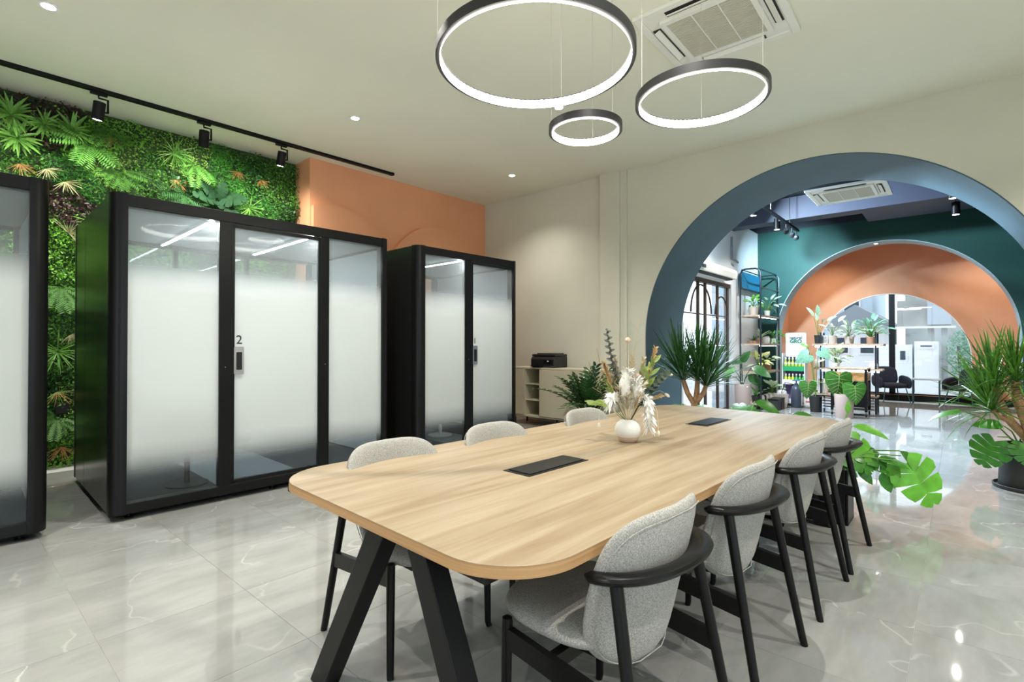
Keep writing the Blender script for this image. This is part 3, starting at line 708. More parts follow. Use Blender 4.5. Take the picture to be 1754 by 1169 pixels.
def weld(me, d=1e-5):
    b = bmesh.new(); b.from_mesh(me); bmesh.ops.remove_doubles(b, verts=b.verts, dist=d); bmesh.ops.recalc_face_normals(b, faces=b.faces); b.to_mesh(me); b.free()
    me.polygons.foreach_set('use_smooth', [True]*len(me.polygons)); return me
def back_f(a, b):
    tt = (b+1)/2; z = .365 + .475*tt
    wd = .256*(1 - .20*(1-tt)**2.4)
    x = a*wd; y = -.112 - .100*tt + 2.3*x*x*(1.0-.55*tt)
    nx = -3.0*x; n = Vector((nx, 1, .22)).normalized()
    return (x, y, z), n
def seat_f(a, b): return (a*.255, .115 + b*.245, .452 - .012*(1-a*a)*(1-b*b)), (0,0,1)
seat_me = weld(pillow(7, 40, seat_f, .085, 2.7).mesh('seat', M_fabric))
back_me = weld(pillow(9, 56, back_f, .058, 4.2).mesh('backrest', M_fabric))
def seam_pts(): return [back_f(.93*math.copysign(abs(math.cos(R(a)))**(2/4.2), math.cos(R(a))), .93*math.copysign(abs(math.sin(R(a)))**(2/4.2), math.sin(R(a)))) for a in range(0, 360, 8)]
m = MB(); m.tube([Vector(p)-Vector(n)*.024 for p, n in seam_pts()], .0016, 5, closed=True); piping_me = m.mesh('piping', M_fabric, True)
# bent arm rail: flat and wide behind the back, round and slim at its two ends
arm = MB(); rings = []; NA = 30; cs = 12
for i in range(NA+1):
    th = R(-2 + 184*i/NA); rx, ry = .262, .170
    cx, cy = rx*math.cos(th), -.075 - ry*math.sin(th)
    e = abs(i/NA-.5)*2; wv = .022*(1-e**3) + .017; hv = .020 - .003*e
    if i in (0, NA): wv *= .35; hv *= .35
    zc = .672 + .010*(1-e)
    nx, ny = math.cos(th)/rx, -math.sin(th)/ry; l = math.hypot(nx, ny); nx, ny = nx/l, ny/l
    rings.append([(cx + nx*wv*math.cos(2*math.pi*k/cs), cy + ny*wv*math.cos(2*math.pi*k/cs), zc + hv*math.sin(2*math.pi*k/cs) + .014*(1-e)*math.cos(2*math.pi*k/cs)) for k in range(cs)])
arm.add([p for q in rings for p in q], [(i*cs+k, i*cs+(k+1) % cs, (i+1)*cs+(k+1) % cs, (i+1)*cs+k) for i in range(NA) for k in range(cs)] + [tuple(range(cs)), tuple(NA*cs+k for k in range(cs))])
arm_me = arm.mesh('arm_rail', M_blackwood, True)
legs_me = []
for s in (-1, 1):
    legs_me.append(MB().tube([(s*.265,.245,.0),(s*.262,.240,.02),(s*.258,.235,.43),(s*.258,.235,.443),(s*.258,.235,.448)], [.0135,.0145,.018,.016,.008], 14).mesh('leg', M_blackwood, True))
    legs_me.append(MB().tube([(s*.282,-.275,.0),(s*.279,-.268,.03),(s*.235,-.150,.665)], [.0145,.0155,.019], 14).mesh('leg', M_blackwood, True))
rails_me = []
for s in (-1, 1): rails_me.append(MB().bar((s*.258,.235,.385), (s*.258,-.215,.335), .024, .062).mesh('side_rail', M_blackwood))
rails_me.append(MB().bar((-.258,.06,.372), (.258,.06,.372), .03, .045).mesh('cross_rail', M_blackwood)); rails_me.append(MB().box(-.17,.17,-.06,.25,.392,.412).mesh('seat_plate', M_blackwood))
def chair(u, v, flip, label, dz=0):
    t = thing('armchair', label, 'chair', pw(u, v, 0, AT), AT + (math.pi if flip else 0) + R(dz), 'chairs around the meeting table')
    inst('seat', seat_me, t); b = inst('backrest', back_me, t); inst('piping', piping_me, b)
    inst('arm_rail', arm_me, t)
    for q in legs_me: inst('leg', q, t)
    for q in rails_me: inst(q.name.split('.')[0], q, t)
    return t
chair(1.42, .90, False, 'grey upholstered armchair nearest the camera on the right of the table')
chair(2.20, .90, False, 'second grey armchair from the camera on the right of the table')
chair(3.03, .90, False, 'third grey armchair from the camera on the right of the table')
chair(3.71, .90, False, 'farthest grey armchair on the right, beside the monstera planter')
chair(1.38, 1.97, True, 'grey armchair nearest the camera on the left, in front of the large booth')
chair(2.09, 1.99, True, 'grey armchair on the left of the table before the small booth')
chair(2.99, 1.99, True, 'farthest grey armchair on the left, before the beige cabinet')
# ================================================================== PLANTED WALL
gw = np.random.default_rng(11)
species = [  # colour, leaf length, slenderness, share
    ('boxwood', (.060,.20,.020), .030, .55, 5), ('bright_shrub', (.16,.40,.035), .034, .5, 4), ('deep_ivy', (.025,.105,.018), .042, .6, 3),
    ('lime_moss', (.22,.40,.05), .022, .6, 3), ('fine_grass', (.05,.26,.025), .060, .13, 2), ('purple_foliage', (.055,.022,.026), .040, .5, 0), ('pale_blossom', (.50,.56,.30), .014, .8, 0)]
fol_mats = [leafmat('wall_' + s[0], s[1], .45, .22, .45, 3.5) for s in species]
cent = np.stack([gw.uniform(-1.2, 3.4, 90), gw.uniform(0, 3.9, 90)], 1)
kind = gw.choice(7, 90, p=np.array([s[4] for s in species])/17.0)
extra = np.array([(.42,3.72),(.55,3.66),(.30,3.74),(.69,2.83),(.76,2.70),(.72,2.9)]); cent = np.vstack([cent, extra]); kind = np.concatenate([kind, [5]*6])
NL = 78000
pu = gw.uniform(-1.3, 3.262, NL); pz = gw.uniform(.015, 3.85, NL)
hid = (pz < 2.25) & ((pu > 1.05) | (pu < .15)); keep = ~hid | (gw.uniform(size=NL) < .25); pu, pz = pu[keep], pz[keep]; NL = len(pu)
d2 = (pu[:,None]-cent[None,:,0])**2 + (pz[:,None]-cent[None,:,1])**2 + gw.normal(0,.02,(NL,1))
near = d2.argmin(1); sp_i = kind[near]; swap = gw.uniform(size=NL) < .16; sp_i = np.where(swap, gw.choice([0,1,2,3,6], NL, p=[.38,.3,.18,.12,.02]), sp_i)
def relief(u, z):
    return .05*np.sin(u*7.1+z*3.3)*np.sin(z*8.3-u*2.1) + .035*np.sin(u*19+1.3*z)*np.sin(z*17+2.1) + .02*np.sin(u*41)*np.sin(z*37)
dep = .085 + relief(pu, pz) + gw.uniform(-.045, .05, NL); dep = np.clip(dep, .012, .24)
Ls = np.array([s[2] for s in species])[sp_i]*gw.uniform(.65, 1.35, NL); As = np.array([s[3] for s in species])[sp_i]
ax = np.stack([gw.normal(0,1,NL), -np.abs(gw.normal(.55,.5,NL)), gw.normal(-.25,.9,NL)], 1); ax /= np.linalg.norm(ax,axis=1)[:,None]
sd = np.cross(ax, gw.normal(0,1,(NL,3)) + np.array([0,-1.2,.6])); sd /= np.linalg.norm(sd,axis=1)[:,None]
nn = np.cross(ax, sd)
base = np.stack([pu, 7.288-dep, pz], 1)
V = np.zeros((NL,4,3)); V[:,0] = base; V[:,1] = base + ax*(Ls*.55)[:,None] + sd*(Ls*As*.5)[:,None] + nn*(Ls*.08)[:,None]; V[:,2] = base + ax*Ls[:,None]; V[:,3] = base + ax*(Ls*.55)[:,None] - sd*(Ls*As*.5)[:,None] + nn*(Ls*.08)[:,None]
V[:,:,1] = np.minimum(V[:,:,1], 7.285); V[:,:,2] = np.clip(V[:,:,2], .004, 3.882); V[:,:,0] = np.minimum(V[:,:,0], 3.274)
me = bpy.data.meshes.new('foliage_cover')
me.vertices.add(NL*4); me.vertices.foreach_set('co', V.reshape(-1))
li = np.array([0,1,2,0,2,3])[None,:] + 4*np.arange(NL)[:,None]
me.loops.add(NL*6); me.loops.foreach_set('vertex_index', li.reshape(-1).astype(np.int32))
me.polygons.add(NL*2); me.polygons.foreach_set('loop_start', np.arange(0, NL*6, 3, dtype=np.int32)); 
for mt in fol_mats: me.materials.append(mt)
me.polygons.foreach_set('material_index', np.repeat(sp_i, 2).astype(np.int32)); me.update(calc_edges=True); me.validate()
fo = bpy.data.objects.new('foliage_cover', me); C.objects.link(fo); fo.rotation_euler = (0,0,AP); fo['kind'] = 'stuff'
tag(fo, 'dense small-leaved greenery covering the left wall', 'foliage')

# ---------- leaf shapes (length 1 along +Y, face up +Z)
def blade_mesh(name, mt, wd=.05, droop=.35, seg=7, fold=.25, taper=.6):
    m = MB(); V = []; F = []
    for i in range(seg+1):
        t = i/seg; th = droop*t*1.4
        y = math.sin(th)/max(1.4*droop,1e-3) if droop > 1e-3 else t; z = -(1-math.cos(th))/max(1.4*droop,1e-3) if droop > 1e-3 else 0
        ww = wd*(min(1, .45+t*2.2))*(1-t**2.2)**taper
        V += [(-ww/2, y, z+ww*fold), (0, y, z), (ww/2, y, z+ww*fold)]
    for i in range(seg):
        a = 3*i; F += [(a,a+1,a+4,a+3), (a+1,a+2,a+5,a+4)]
    m.add(V, F); return m.mesh(name, mt, True, recalc=False)
def oval_mesh(name, mt, wd=.5, seg=6, droop=.3, fold=.12, tip=1.0):
    m = MB(); V = []; F = []
    for i in range(seg+1):
        t = i/seg; ww = wd*math.sin(math.pi*min(1,t**.8))**.75*(1 if t < 1 else 0)
        z = -droop*t*t
        V += [(-ww/2, t, z+ww*fold), (0, t, z), (ww/2, t, z+ww*fold)]
    for i in range(seg):
        a = 3*i; F += [(a,a+1,a+4,a+3), (a+1,a+2,a+5,a+4)]
    m.add(V, F); return m.mesh(name, mt, True, recalc=False)
def heart_mesh(name, mt, vein, wd=.85, droop=.35, veins=True):
    # petiole joins at y=.22, lobes reach back to y=0
    m = MB(); nseg = 14; V = []; F = []
    def half(t):   # outline half width along t 0..1
        return wd/2*(math.sin(math.pi*(t*.86+.14)**.62))**.9 if t < 1 else 0
    def zz(x, y): return -droop*max(0,y-.2)**2 - .25*abs(x)**1.6
    cols = 4
    for i in range(nseg+1):
        t = i/nseg; hw = half(t)
        for s in range(-cols, cols+1):
            q = s/cols; x = hw*q
            back = (.17*(1-abs(q*1.6-.75)**1.5 if abs(q) > .0 else 0)) if i == 0 else 0
            y0 = .2 - .2*min(1, abs(q)*2.2)*(1 - .25*abs(q))
            y = y0 + (1-y0)*t
            V.append((x, y, zz(x, y)))
    K = 2*cols+1
    for i in range(nseg):
        for s in range(K-1): F.append((i*K+s, i*K+s+1, (i+1)*K+s+1, (i+1)*K+s))
    m.add(V, F)
    if veins:
        m.m = 1
        def strip(x0, y0, x1, y1, w0):
            n = 6; VV = []; FF = []
            d = Vector((x1-x0, y1-y0)).normalized(); px, py = -d.y, d.x
            for k in range(n+1):
                t = k/n; x = x0+(x1-x0)*t; y = y0+(y1-y0)*t + .05*math.sin(t*math.pi)*0; ww = w0*(1-.7*t)
                for sgn in (-1,1): VV.append((x+px*ww*sgn, y+py*ww*sgn, zz(x,y)+.006))
            for k in range(n): FF.append((2*k,2*k+1,2*k+3,2*k+2))
            m.add(VV, FF)
        strip(0,.2,0,.97,.012)
        for y, e in ((.22,.05),(.30,.30),(.40,.50),(.50,.64),(.61,.75),(.72,.84)):
            hw = half(max(0,min(1,(e-.1)/.9)))*.86
            for sgn in (-1,1): strip(0, y, sgn*hw, e+.05, .007)
    return m.mesh(name, [mt, vein], True, recalc=False)
def monstera_mesh(name, mt, lobes=5, wd=.95, cut=.42, droop=.35):
    m = MB()
    def zz(x, y): return -droop*max(0,y-.15)**2 - .22*abs(x)**1.5 + .05*abs(x)
    m2 = []
    for sgn in (-1, 1):
        for k in range(lobes):
            t0, t1 = k/lobes, (k+1)/lobes
            b0, b1 = .16 + .78*t0, .16 + .78*t1
            def tipp(t):  # margin of a heart-shaped outline
                ang = R(-68 + 150*t); rr = wd*.55*(1.05 - .30*abs(t-.32)*1.6)
                return (math.cos(ang)*rr, .40 + math.sin(ang)*(.43 if ang < 0 else .62))
            ga = .012 if k else 0.0
            n = 5; V = []; F = []
            p0 = tipp(t0 + (.04/lobes if k else 0)); p1 = tipp(t1 - (.04/lobes if k < lobes-1 else 0)); pm = tipp((t0+t1)/2); pm = (pm[0]*1.05, pm[1])
            for i in range(n+1):
                s = i/n
                # both edges of the lobe leave the midrib together up to the cut
                e0 = (p0[0]*s, b0 + (p0[1]-b0)*s); e1 = (p1[0]*s, b1 + (p1[1]-b1)*s); c = (pm[0]*s*1.0, (b0+b1)/2 + (pm[1]-(b0+b1)/2)*s)
                sh = max(0, s-(1-cut))/cut
                def mixp(e): f = .17*sh; return (e[0]+(c[0]-e[0])*f, e[1]+(c[1]-e[1])*f)
                e0, e1 = mixp(e0), mixp(e1)
                for p in (e0, c, e1): V.append((sgn*p[0], p[1], zz(p[0], p[1]) + (.012*s if p is c else 0)))
            for i in range(n):
                a = 3*i; F += [(a,a+1,a+4,a+3),(a+1,a+2,a+5,a+4)]
            m.add(V, F)
    me = m.mesh(name, mt, True, recalc=False); return me
def aim(p, d, up=(0,0,1), s=1.0, sx=None):
    d = Vector(d).normalized(); u = Vector(up); x = d.cross(u)
    if x.length < 1e-4: x = d.cross(Vector((1,0,0)))
    x.normalize(); z = x.cross(d)
    sx = s if sx is None else sx
    return Matrix(((x.x*sx, d.x*s, z.x*s, p[0]), (x.y*sx, d.y*s, z.y*s, p[1]), (x.z*sx, d.z*s, z.z*s, p[2]), (0,0,0,1)))

B_drac = [blade_mesh('blade', M_drac, .034, dr) for dr in (.06,.16,.34)]
B_drac2 = [blade_mesh('blade', M_drac2, .042, dr) for dr in (.10,.25,.6)]
# ---------- single plants growing out of the wall
M_ros = leafmat('rosette_green', (.17,.38,.07), .35, .25, .4); M_tan = leafmat('dried_palm', (.36,.18,.05), .6, .2, .4); M_palef = leafmat('pale_palm', (.40,.38,.19), .55, .2, .4); M_fern = leafmat('fern_green', (.07,.20,.03), .5, .3, .35)
ros_b = oval_mesh('leaf', M_ros, .15, 6, .35, .2); tan_b = blade_mesh('leaflet', M_tan, .05, .3); pale_b = blade_mesh('leaflet', M_palef, .05, .35); fg_b = blade_mesh('leaflet', M_ros, .05, .5)
def wp(u, z, out=.15): return pw(u, 7.288-out, z)
FR = lambda x, y, z: Vector((*rot2(x, y, AP), z))
def rosette(u, z, L, n, label, name='rosette_plant', me=ros_b, cat='wall plant', group='plants on the living wall', spread=1.0, seed=0, droop=0.0):
    g = random.Random(seed); t = thing(name, label, cat, wp(u, z, .12), AP, group)
    MB().sphere((0,.02,0), .03, 8, 6).build('crown', M_stem, t)
    for k in range(n):
        a = 2*math.pi*k/n*spread + g.uniform(-.15,.15); out = g.uniform(.2,1.5)
        d = Vector((math.cos(a), -out, math.sin(a)-droop))
        inst(me.name.split('.')[0], me, t, aim((0,-.01,0), d, (0,-1,.35), L*g.uniform(.75,1.15)))
    return t
for i, (u, z, L) in enumerate(((.33,3.60,.22),(.38,3.38,.22),(.58,3.58,.18),(.80,3.58,.21))):
    rosette(u, z, L, 26, ['upper left green rosette at the top corner of the planted wall','lower left green rosette on the planted wall above the left booth','small green rosette between two larger ones on the planted wall','wide green rosette below the leftmost track spot'][i], seed=i)
for i, (u, z, L) in enumerate(((1.74,3.60,.24),(.98,2.62,.2),(.70,1.22,.26),(2.6,3.1,.2))):
    rosette(u, z, L, 22, ['grassy green tuft on the planted wall below the middle track spot','grassy green tuft beside the corner of the large booth','grassy green tuft in the strip of wall between two booths','grassy green tuft on the planted wall above booth 2'][i], 'grass_tuft', fg_b, seed=10+i, droop=.25)
fans = [(.40,3.12,.20,'tan dried palm fan above the left booth'),(1.13,3.60,.17,'tan dried palm fan below the leftmost track spot'),(1.76,3.28,.22,'large tan dried palm fan above the large booth'),(2.45,3.55,.18,'tan dried palm fan under the last track spot'),(2.74,3.50,.16,'small tan dried palm fan near the terracotta corner'),(.74,.22,.24,'lowest tan dried palm fan between the booths'),(.70,.80,.22,'tan and green palm fan halfway down between the booths')]
for i, (u, z, L, lb) in enumerate(fans):
    t = thing('dried_palm_fan', lb, 'wall plant', wp(u, z, .15), AP, 'dried palm fans on the living wall'); g = random.Random(40+i)
    for k in range(15):
        a = R(-20 - 150*k/14 + g.uniform(-8,8)) + (0 if i % 2 else R(20)); inst('leaflet', tan_b if (i < 6 or k % 2) else fg_b, t, aim((0,0,0), (math.cos(a), -.35-g.uniform(0,.4), math.sin(a)), (0,-1,.2), .8*L*g.uniform(.6,1.1)))
for i, (u, z, L, lb) in enumerate([(.60,3.12,.2,'pale variegated fan beside the left booth, upper'),(.75,3.02,.22,'pale variegated fan beside the left booth, lower'),(.78,2.48,.24,'pale spiky tuft at the back corner of the large booth'),(.80,1.40,.16,'pale tuft in the strip of wall between the booths')]):
    t = thing('pale_palm_fan', lb, 'wall plant', wp(u, z, .15), AP, 'pale fans on the living wall'); g = random.Random(60+i)
    for k in range(16):
        a = R(-60 + 200*k/15 if i == 2 else 20 - 160*k/15) + g.uniform(-.1,.1)
        inst('leaflet', pale_b, t, aim((0,0,0), (math.cos(a), -.3-g.uniform(0,.4), math.sin(a)), (0,-1,.2), .8*L*g.uniform(.6,1.1)))
fern_lf = oval_mesh('leaflet', M_fern, .3, 4, .1, .1)
def frond_mesh(name, mt, n=13, wd=.42):
    m = MB(); V0 = [(0,0,0)]
    m.tube([(0,t/8,-.28*(t/8)**2) for t in range(9)], [.008-.0007*t for t in range(9)], 4)
    for k in range(n):
        t = .12 + .86*k/n; L = wd*math.sin(math.pi*(.15+.85*(1-t)))*.62 + .03
        for s in (-1,1):
            b = Vector((0,t,-.28*t*t)); d = Vector((s*.9,.55,-.12)).normalized(); p = d.cross(Vector((0,0,1))).normalized()
            m.add([b, b+d*L*.5+p*.028, b+d*L, b+d*L*.5-p*.028], [(0,1,2,3)])
    return m.mesh(name, mt, False, recalc=False)
fern_me = frond_mesh('frond', M_fern); fern_dk = frond_mesh('frond', leafmat('dark_frond', (.04,.13,.035), .4, .2, .4), 11, .7)
for i, (u, z, L, lb) in enumerate([(.95,3.50,.36,'feathery green fern below the leftmost track spot'),(1.20,3.25,.30,'feathery fern on the planted wall above booth 2, left'),(1.95,3.52,.32,'feathery fern under the middle track spot'),(1.10,3.70,.3,'feathery fern at the top edge of the planted wall'),(1.85,3.12,.34,'dark fern frond just above the large booth'),(.72,1.9,.3,'feathery fern in the strip of wall between the booths'),(.70,.52,.24,'low fern in the strip of wall between the booths')]):
    t = thing('fern_cluster', lb, 'fern', wp(u, z, .14), AP, 'ferns on the living wall'); g = random.Random(80+i)
    for k in range(7):
        a = R(200 + 140*k/6 + g.uniform(-12,12)) if i % 2 else R(-40 - 180*k/6 + g.uniform(-14,14))
        inst('frond', fern_dk if i == 4 else fern_me, t, aim((0,0,0), (math.cos(a), -.6-g.uniform(0,.4), math.sin(a)*.9), (0,-1,.5), L*g.uniform(.75,1.1)))
mons_dk = monstera_mesh('leaf', leafmat('dark_monstera', (.014,.05,.018), .65, .06, .3, 9, .12), 4, .62, .4)
t = thing('split_leaf_plant', 'large dark split leaf plant on the wall just above the big booth', 'wall plant', wp(2.2, 3.12, .16), AP, 'plants on the living wall')
for a, L in ((18,.34),(75,.24),(-30,.26),(135,.26),(172,.3)):
    inst('leaf', mons_dk, t, aim((0,0,0), (math.cos(R(a)), -.55, math.sin(R(a))), (0,-1,.5), L))
tag(MB().box(-.06,.06,-.02,.02,-.06,.06).build('outlet_box', M_print, loc=wp(.74,.62,.10), rz=AP, bevel=.01), 'small black box set in the greenery between the booths', 'outlet')

# ================================================================== DRACAENAS
def dracaena(name, label, loc, pot, trunks, blades, blens, nper, seed, up_bias, elmax=92):
    t = thing(name, label, 'potted plant', loc); g = random.Random(seed)
    pot(t)
    for pts, rr in trunks:
        MB().tube(pts, [rr*(1.25-.35*k/(len(pts)-1)) for k in range(len(pts))], 10).build('trunk', M_trunk, t, smooth=True)
        top = Vector(pts[-1]); axis = (Vector(pts[-1])-Vector(pts[-2])).normalized()
        axis = (axis + Vector((0,0,up_bias))).normalized()
        x = axis.orthogonal().normalized(); y = axis.cross(x)
        for k in range(nper):
            f = k/nper; el = R(3 + elmax*f**1.1 + g.uniform(-6,6)); az = k*2.399963 + g.uniform(-.2,.2)
            d = axis*math.cos(el) + (x*math.cos(az)+y*math.sin(az))*math.sin(el)
            L = g.uniform(*blens)*(1-.22*f)
            b = blades[0 if el < R(28) else 1 if el < R(62) else 2]
            inst('leaf', b, t, aim(top + axis*(.06*(1-f)-.03), d, axis, L))
    return t
def pot_round(r0, r1, h, mt, rim=True):
    def f(t):
        MB().lathe([(r0*.96,0),(r0,.012),(r1,h),(r1-.018,h),(r1-.022,h-.04),(1e-5,h-.04)], 40).build('pot', mt, t, smooth=True)
        MB().lathe([(1e-5,h-.035),(r1-.023,h-.036)], 28).build('soil', M_soil, t)
    return f
def pot_saucer(t):
    MB().lathe([(.262,0),(.268,.03),(.258,.034),(.245,.012),(1e-5,.012)], 48).build('saucer', M_potblack, t, smooth=True)
    MB().lathe([(.222,.013),(.226,.03),(.208,.40),(.190,.40),(.186,.36),(1e-5,.36)], 48).build('pot', M_potblack, t, smooth=True)
    MB().lathe([(1e-5,.368),(.186,.366)], 28).build('soil', M_soil, t)
dracaena('dracaena', 'tall dracaena with three pale canes by the left side of the blue arch', (7.15, 2.82, 0), pot_round(.17,.20,.40,M_potblack),
    [([(0,0,.36),(0,.01,.46),(.0,.10,.60),(.0,.165,.79)],.036),([(0,0,.36),(.02,-.01,.50),(.05,-.02,.66),(.04,-.03,.80)],.036),([(0,0,.36),(-.02,-.03,.46),(-.0,-.13,.62),(.0,-.165,.72)],.033)],
    B_drac, (.72,.94), 92, 5, 1.2, 66)
dracaena('dracaena', 'bushy dracaena in a black pot at the right edge of the picture', (6.52, -.49, 0), pot_saucer,
    [([(0,0,.34),(.0,.03,.45),(-.03,.14,.60),(-.03,.22,.80),(-.03,.235,.90)],.032),([(0,0,.34),(-.03,.02,.55),(-.05,.09,.80),(-.04,.10,.96)],.04),([(0,0,.34),(.03,-.02,.55),(.02,-.05,.78),(.02,-.06,.90)],.038),([(0,0,.34),(.02,-.08,.5),(0,-.2,.72),(.02,-.24,.9)],.03),([(-.03,.14,.60),(-.10,.22,.64),(-.12,.26,.70)],.018)],
    B_drac2, (.40,.66), 76, 9, .8, 84)
# ================================================================== MONSTERAS
MO = [monstera_mesh('leaf', M_mon, 5), monstera_mesh('leaf', M_mon2, 5, .95, .5), monstera_mesh('leaf', M_mon, 5, .85, .4)]
OV = [oval_mesh('leaf', M_mon2, .42, 7, .3, .1), oval_mesh('leaf', M_mon, .5, 7, .35, .12)]
def leafy(t, base, items, stem_mt=M_stem, sr=.006):
    """items: (tip-of-stem point, leaf direction, up, leaf mesh, size)"""
    base = Vector(base)
    for tip, d, up, me, s in items:
        tip = Vector(tip); mid = base.lerp(tip, .5) + Vector((0,0,.10*(tip-base).length + .02))
        MB().tube([base, base.lerp(mid,.6)+Vector((0,0,.01)), mid, mid.lerp(tip,.6), tip], [sr*1.3,sr*1.1,sr,sr*.9,sr*.8], 6).build('stem', stem_mt, t, smooth=True)
        inst('leaf', me, t, aim(tip, d, up, s))
# trough planter behind the far end of the table
tp = thing('trough_planter', 'long black trough planter behind the far end of the table', 'planter', (4.335, .60, 0))
m = MB(); m.box(0,.26,0,.018,0,.40); m.box(0,.26,1.832,1.85,0,.40); m.box(0,.018,.018,1.832,0,.40); m.box(.242,.26,.018,1.832,0,.40); m.box(0,.26,0,1.85,0,.02)
m.build('box', M_podblk, tp, bevel=.006); MB().box(.018,.242,.018,1.832,.35,.365).build('soil', M_soil, tp)
up = (0,0,1)
ML = [monstera_mesh('leaf', M_mon2, 4, .74, .5, .25), monstera_mesh('leaf', M_mon, 4, .70, .45, .3)]
t = thing('monstera', 'large bright monstera sprawling from the trough past the farthest right chair', 'plant', (4.46, .72, .366))
def rel(p, o=(4.46,.72,.366)): return tuple(p[i]-o[i] for i in range(3))
fc = (-.72,-.15,.55)
leafy(t, (0,0,0), [
    (rel((4.78,.33,.47)), (.02,-.55,-.80), fc, ML[0], .40), (rel((4.72,.38,.44)), (-.05,-.12,-1), (-.9,-.2,.2), OV[0], .22),
    (rel((4.70,.47,.44)), (.1,-.9,.02), (-.4,0,.9), OV[1], .20), (rel((4.82,.34,.50)), (.1,-.55,-.55), (-.3,.1,.9), OV[1], .26),
    (rel((4.70,.62,.67)), (.12,-.95,-.10), (-.45,-.1,.9), OV[0], .24), (rel((4.58,.70,.60)), (.05,-.62,-.35), fc, ML[0], .27),
    (rel((4.62,.66,.53)), (.2,-.75,-.22), (-.5,-.1,.8), ML[1], .30), (rel((4.55,.70,.50)), (.0,-.8,-.35), (-.55,-.1,.8), ML[1], .26),
    (rel((4.68,.58,.44)), (.25,-.8,-.18), (-.45,.0,.9), ML[1], .26), (rel((4.62,.58,.38)), (-.1,-.5,-.5), (-.7,0,.6), OV[1], .15),
    (rel((4.76,.66,.76)), (-.1,-.1,.8), (-.8,-.3,.2), OV[0], .10), (rel((4.72,.44,.34)), (-.05,-.3,-.8), (-.8,.1,.5), OV[1], .16),
    (rel((4.50,.66,.40)), (-.15,-.7,-.3), (-.5,-.1,.8), OV[1], .12), (rel((4.46,.80,.62)), (-.1,.7,-.2), (-.4,.1,.9), ML[1], .2)])
t = thing('monstera', 'monstera in the trough whose leaves rise over the far left corner of the table', 'plant', (4.46, 1.95, .366))
o2 = (4.46,1.95,.366)
leafy(t, (0,0,0), [(rel((4.80,2.14,.69),o2),(.1,-.9,.0),(-.25,0,.95),ML[1],.30),(rel((4.86,1.92,.69),o2),(.1,-.9,-.03),(-.35,0,.9),ML[1],.24),(rel((4.90,1.74,.67),o2),(.1,-.9,-.05),(-.3,0,.95),OV[1],.2),(rel((4.60,2.25,.55),o2),(-.2,.7,-.1),(-.4,0,.9),ML[1],.24)])
t = thing('monstera', 'monstera in the trough with leaves showing behind the middle of the far table edge', 'plant', (4.46, 1.35, .366))
o3 = (4.46,1.35,.366)
leafy(t, (0,0,0), [(rel((4.92,1.60,.72),o3),(.05,-.85,.02),(-.35,0,.9),ML[1],.26),(rel((4.95,1.40,.78),o3),(.15,-.85,-.28),(-.5,.1,.8),OV[1],.26),(rel((4.95,1.08,.70),o3),(.1,-.9,-.05),(-.3,0,.9),OV[1],.2)])
# climbing leaves at the foot of the right dracaena
t = thing('monstera', 'monstera sharing the black pot of the dracaena at the right', 'plant', (6.50, -.46, .369))
leafy(t, (0,.05,0), [((-.17,.20,.10),(-.1,.35,-.75),(-.8,.1,.35),MO[0],.30),((-.12,.42,.30),(-.05,.9,-.12),(-.3,0,.9),OV[0],.28),((-.16,.16,.20),(-.3,.5,.1),(-.7,0,.6),OV[1],.22),((-.20,.05,.10),(-.3,-.1,-.5),(-.8,0,.5),MO[2],.22)])
# ================================================================== ZZ PLANT
zz = thing('zz_plant', 'dark glossy zz plant in front of the beige cabinet', 'potted plant', (5.78, 3.72, 0)); g = random.Random(4)
pot_round(.15,.19,.40,M_potblack)(zz)
zl = oval_mesh('leaflet', M_zz, .42, 5, .15, .15)
for k in range(24):
    az = k*2.4 + .3; el = R(6 + 52*((k*7) % 24)/24); L = g.uniform(.50,.74)
    d0 = Vector((math.cos(az)*math.sin(el), math.sin(az)*math.sin(el), math.cos(el)))
    P = []
    for i in range(9):
        s = i/8; p = d0*L*s + Vector((math.cos(az),math.sin(az),0))*.22*L*s*s*(el/R(40)) - Vector((0,0,.22*L*s*s*s*(el/R(40)))); P.append(Vector((0.03*math.cos(az),.03*math.sin(az),.36)) + p)
    st = MB().tube(P, [.009,.009,.008,.008,.007,.006,.005,.004,.003], 6).build('stalk', M_zz, zz, smooth=True)
    for i in range(2, 18):
        s = .26 + .74*(i-2)/15.0; q = s*8; j = min(7, int(q)); p = P[j].lerp(P[j+1], q-j); ta = (P[j+1]-P[j]).normalized(); sd_ = ta.cross(Vector((0,0,1)));
        if sd_.length < .1: sd_ = Vector((1,0,0))
        sd_.normalize(); sg = 1 if i % 2 else -1
        d = (ta*.55 + sd_*sg*.9 + Vector((0,0,.15))).normalized()
        inst('leaflet', zl, st, aim(p, d, ta.cross(d)*(-sg) if abs(ta.z) > .7 else (0,0,1), (.125*(1-.3*abs(s-.6)))))
# ================================================================== VASE AND DRIED FLOWERS
VX, VY, _ = pw(2.56, 1.54, 0, AT)
M_vase = mat('white_marbled_glaze', (.80,.79,.75), .35, var=.06, vscale=14); M_vbase = mat('bare_clay', (.62,.47,.36), .8)
vs_ = thing('vase', 'round white vase with a bare clay foot on the oak table', 'vase', (VX, VY, .75))
MB().lathe([(.050,.022),(.064,.034),(.0745,.060),(.073,.083),(.062,.106),(.044,.121),(.031,.127),(.026,.127),(.024,.118),(1e-5,.10)], 40).build('body', M_vase, vs_, smooth=True)
MB().lathe([(.042,.0005),(.047,.003),(.060,.024),(.0655,.0335),(.062,.035),(1e-5,.036)], 40).build('foot', M_vbase, vs_, smooth=True)
CR = Vector((.658,-.753,0)); CF = Vector((.753,.658,0))     # across and away, seen from the seats
def fl(x, z, d=0.0): return CR*x + CF*d + Vector((0,0,z))
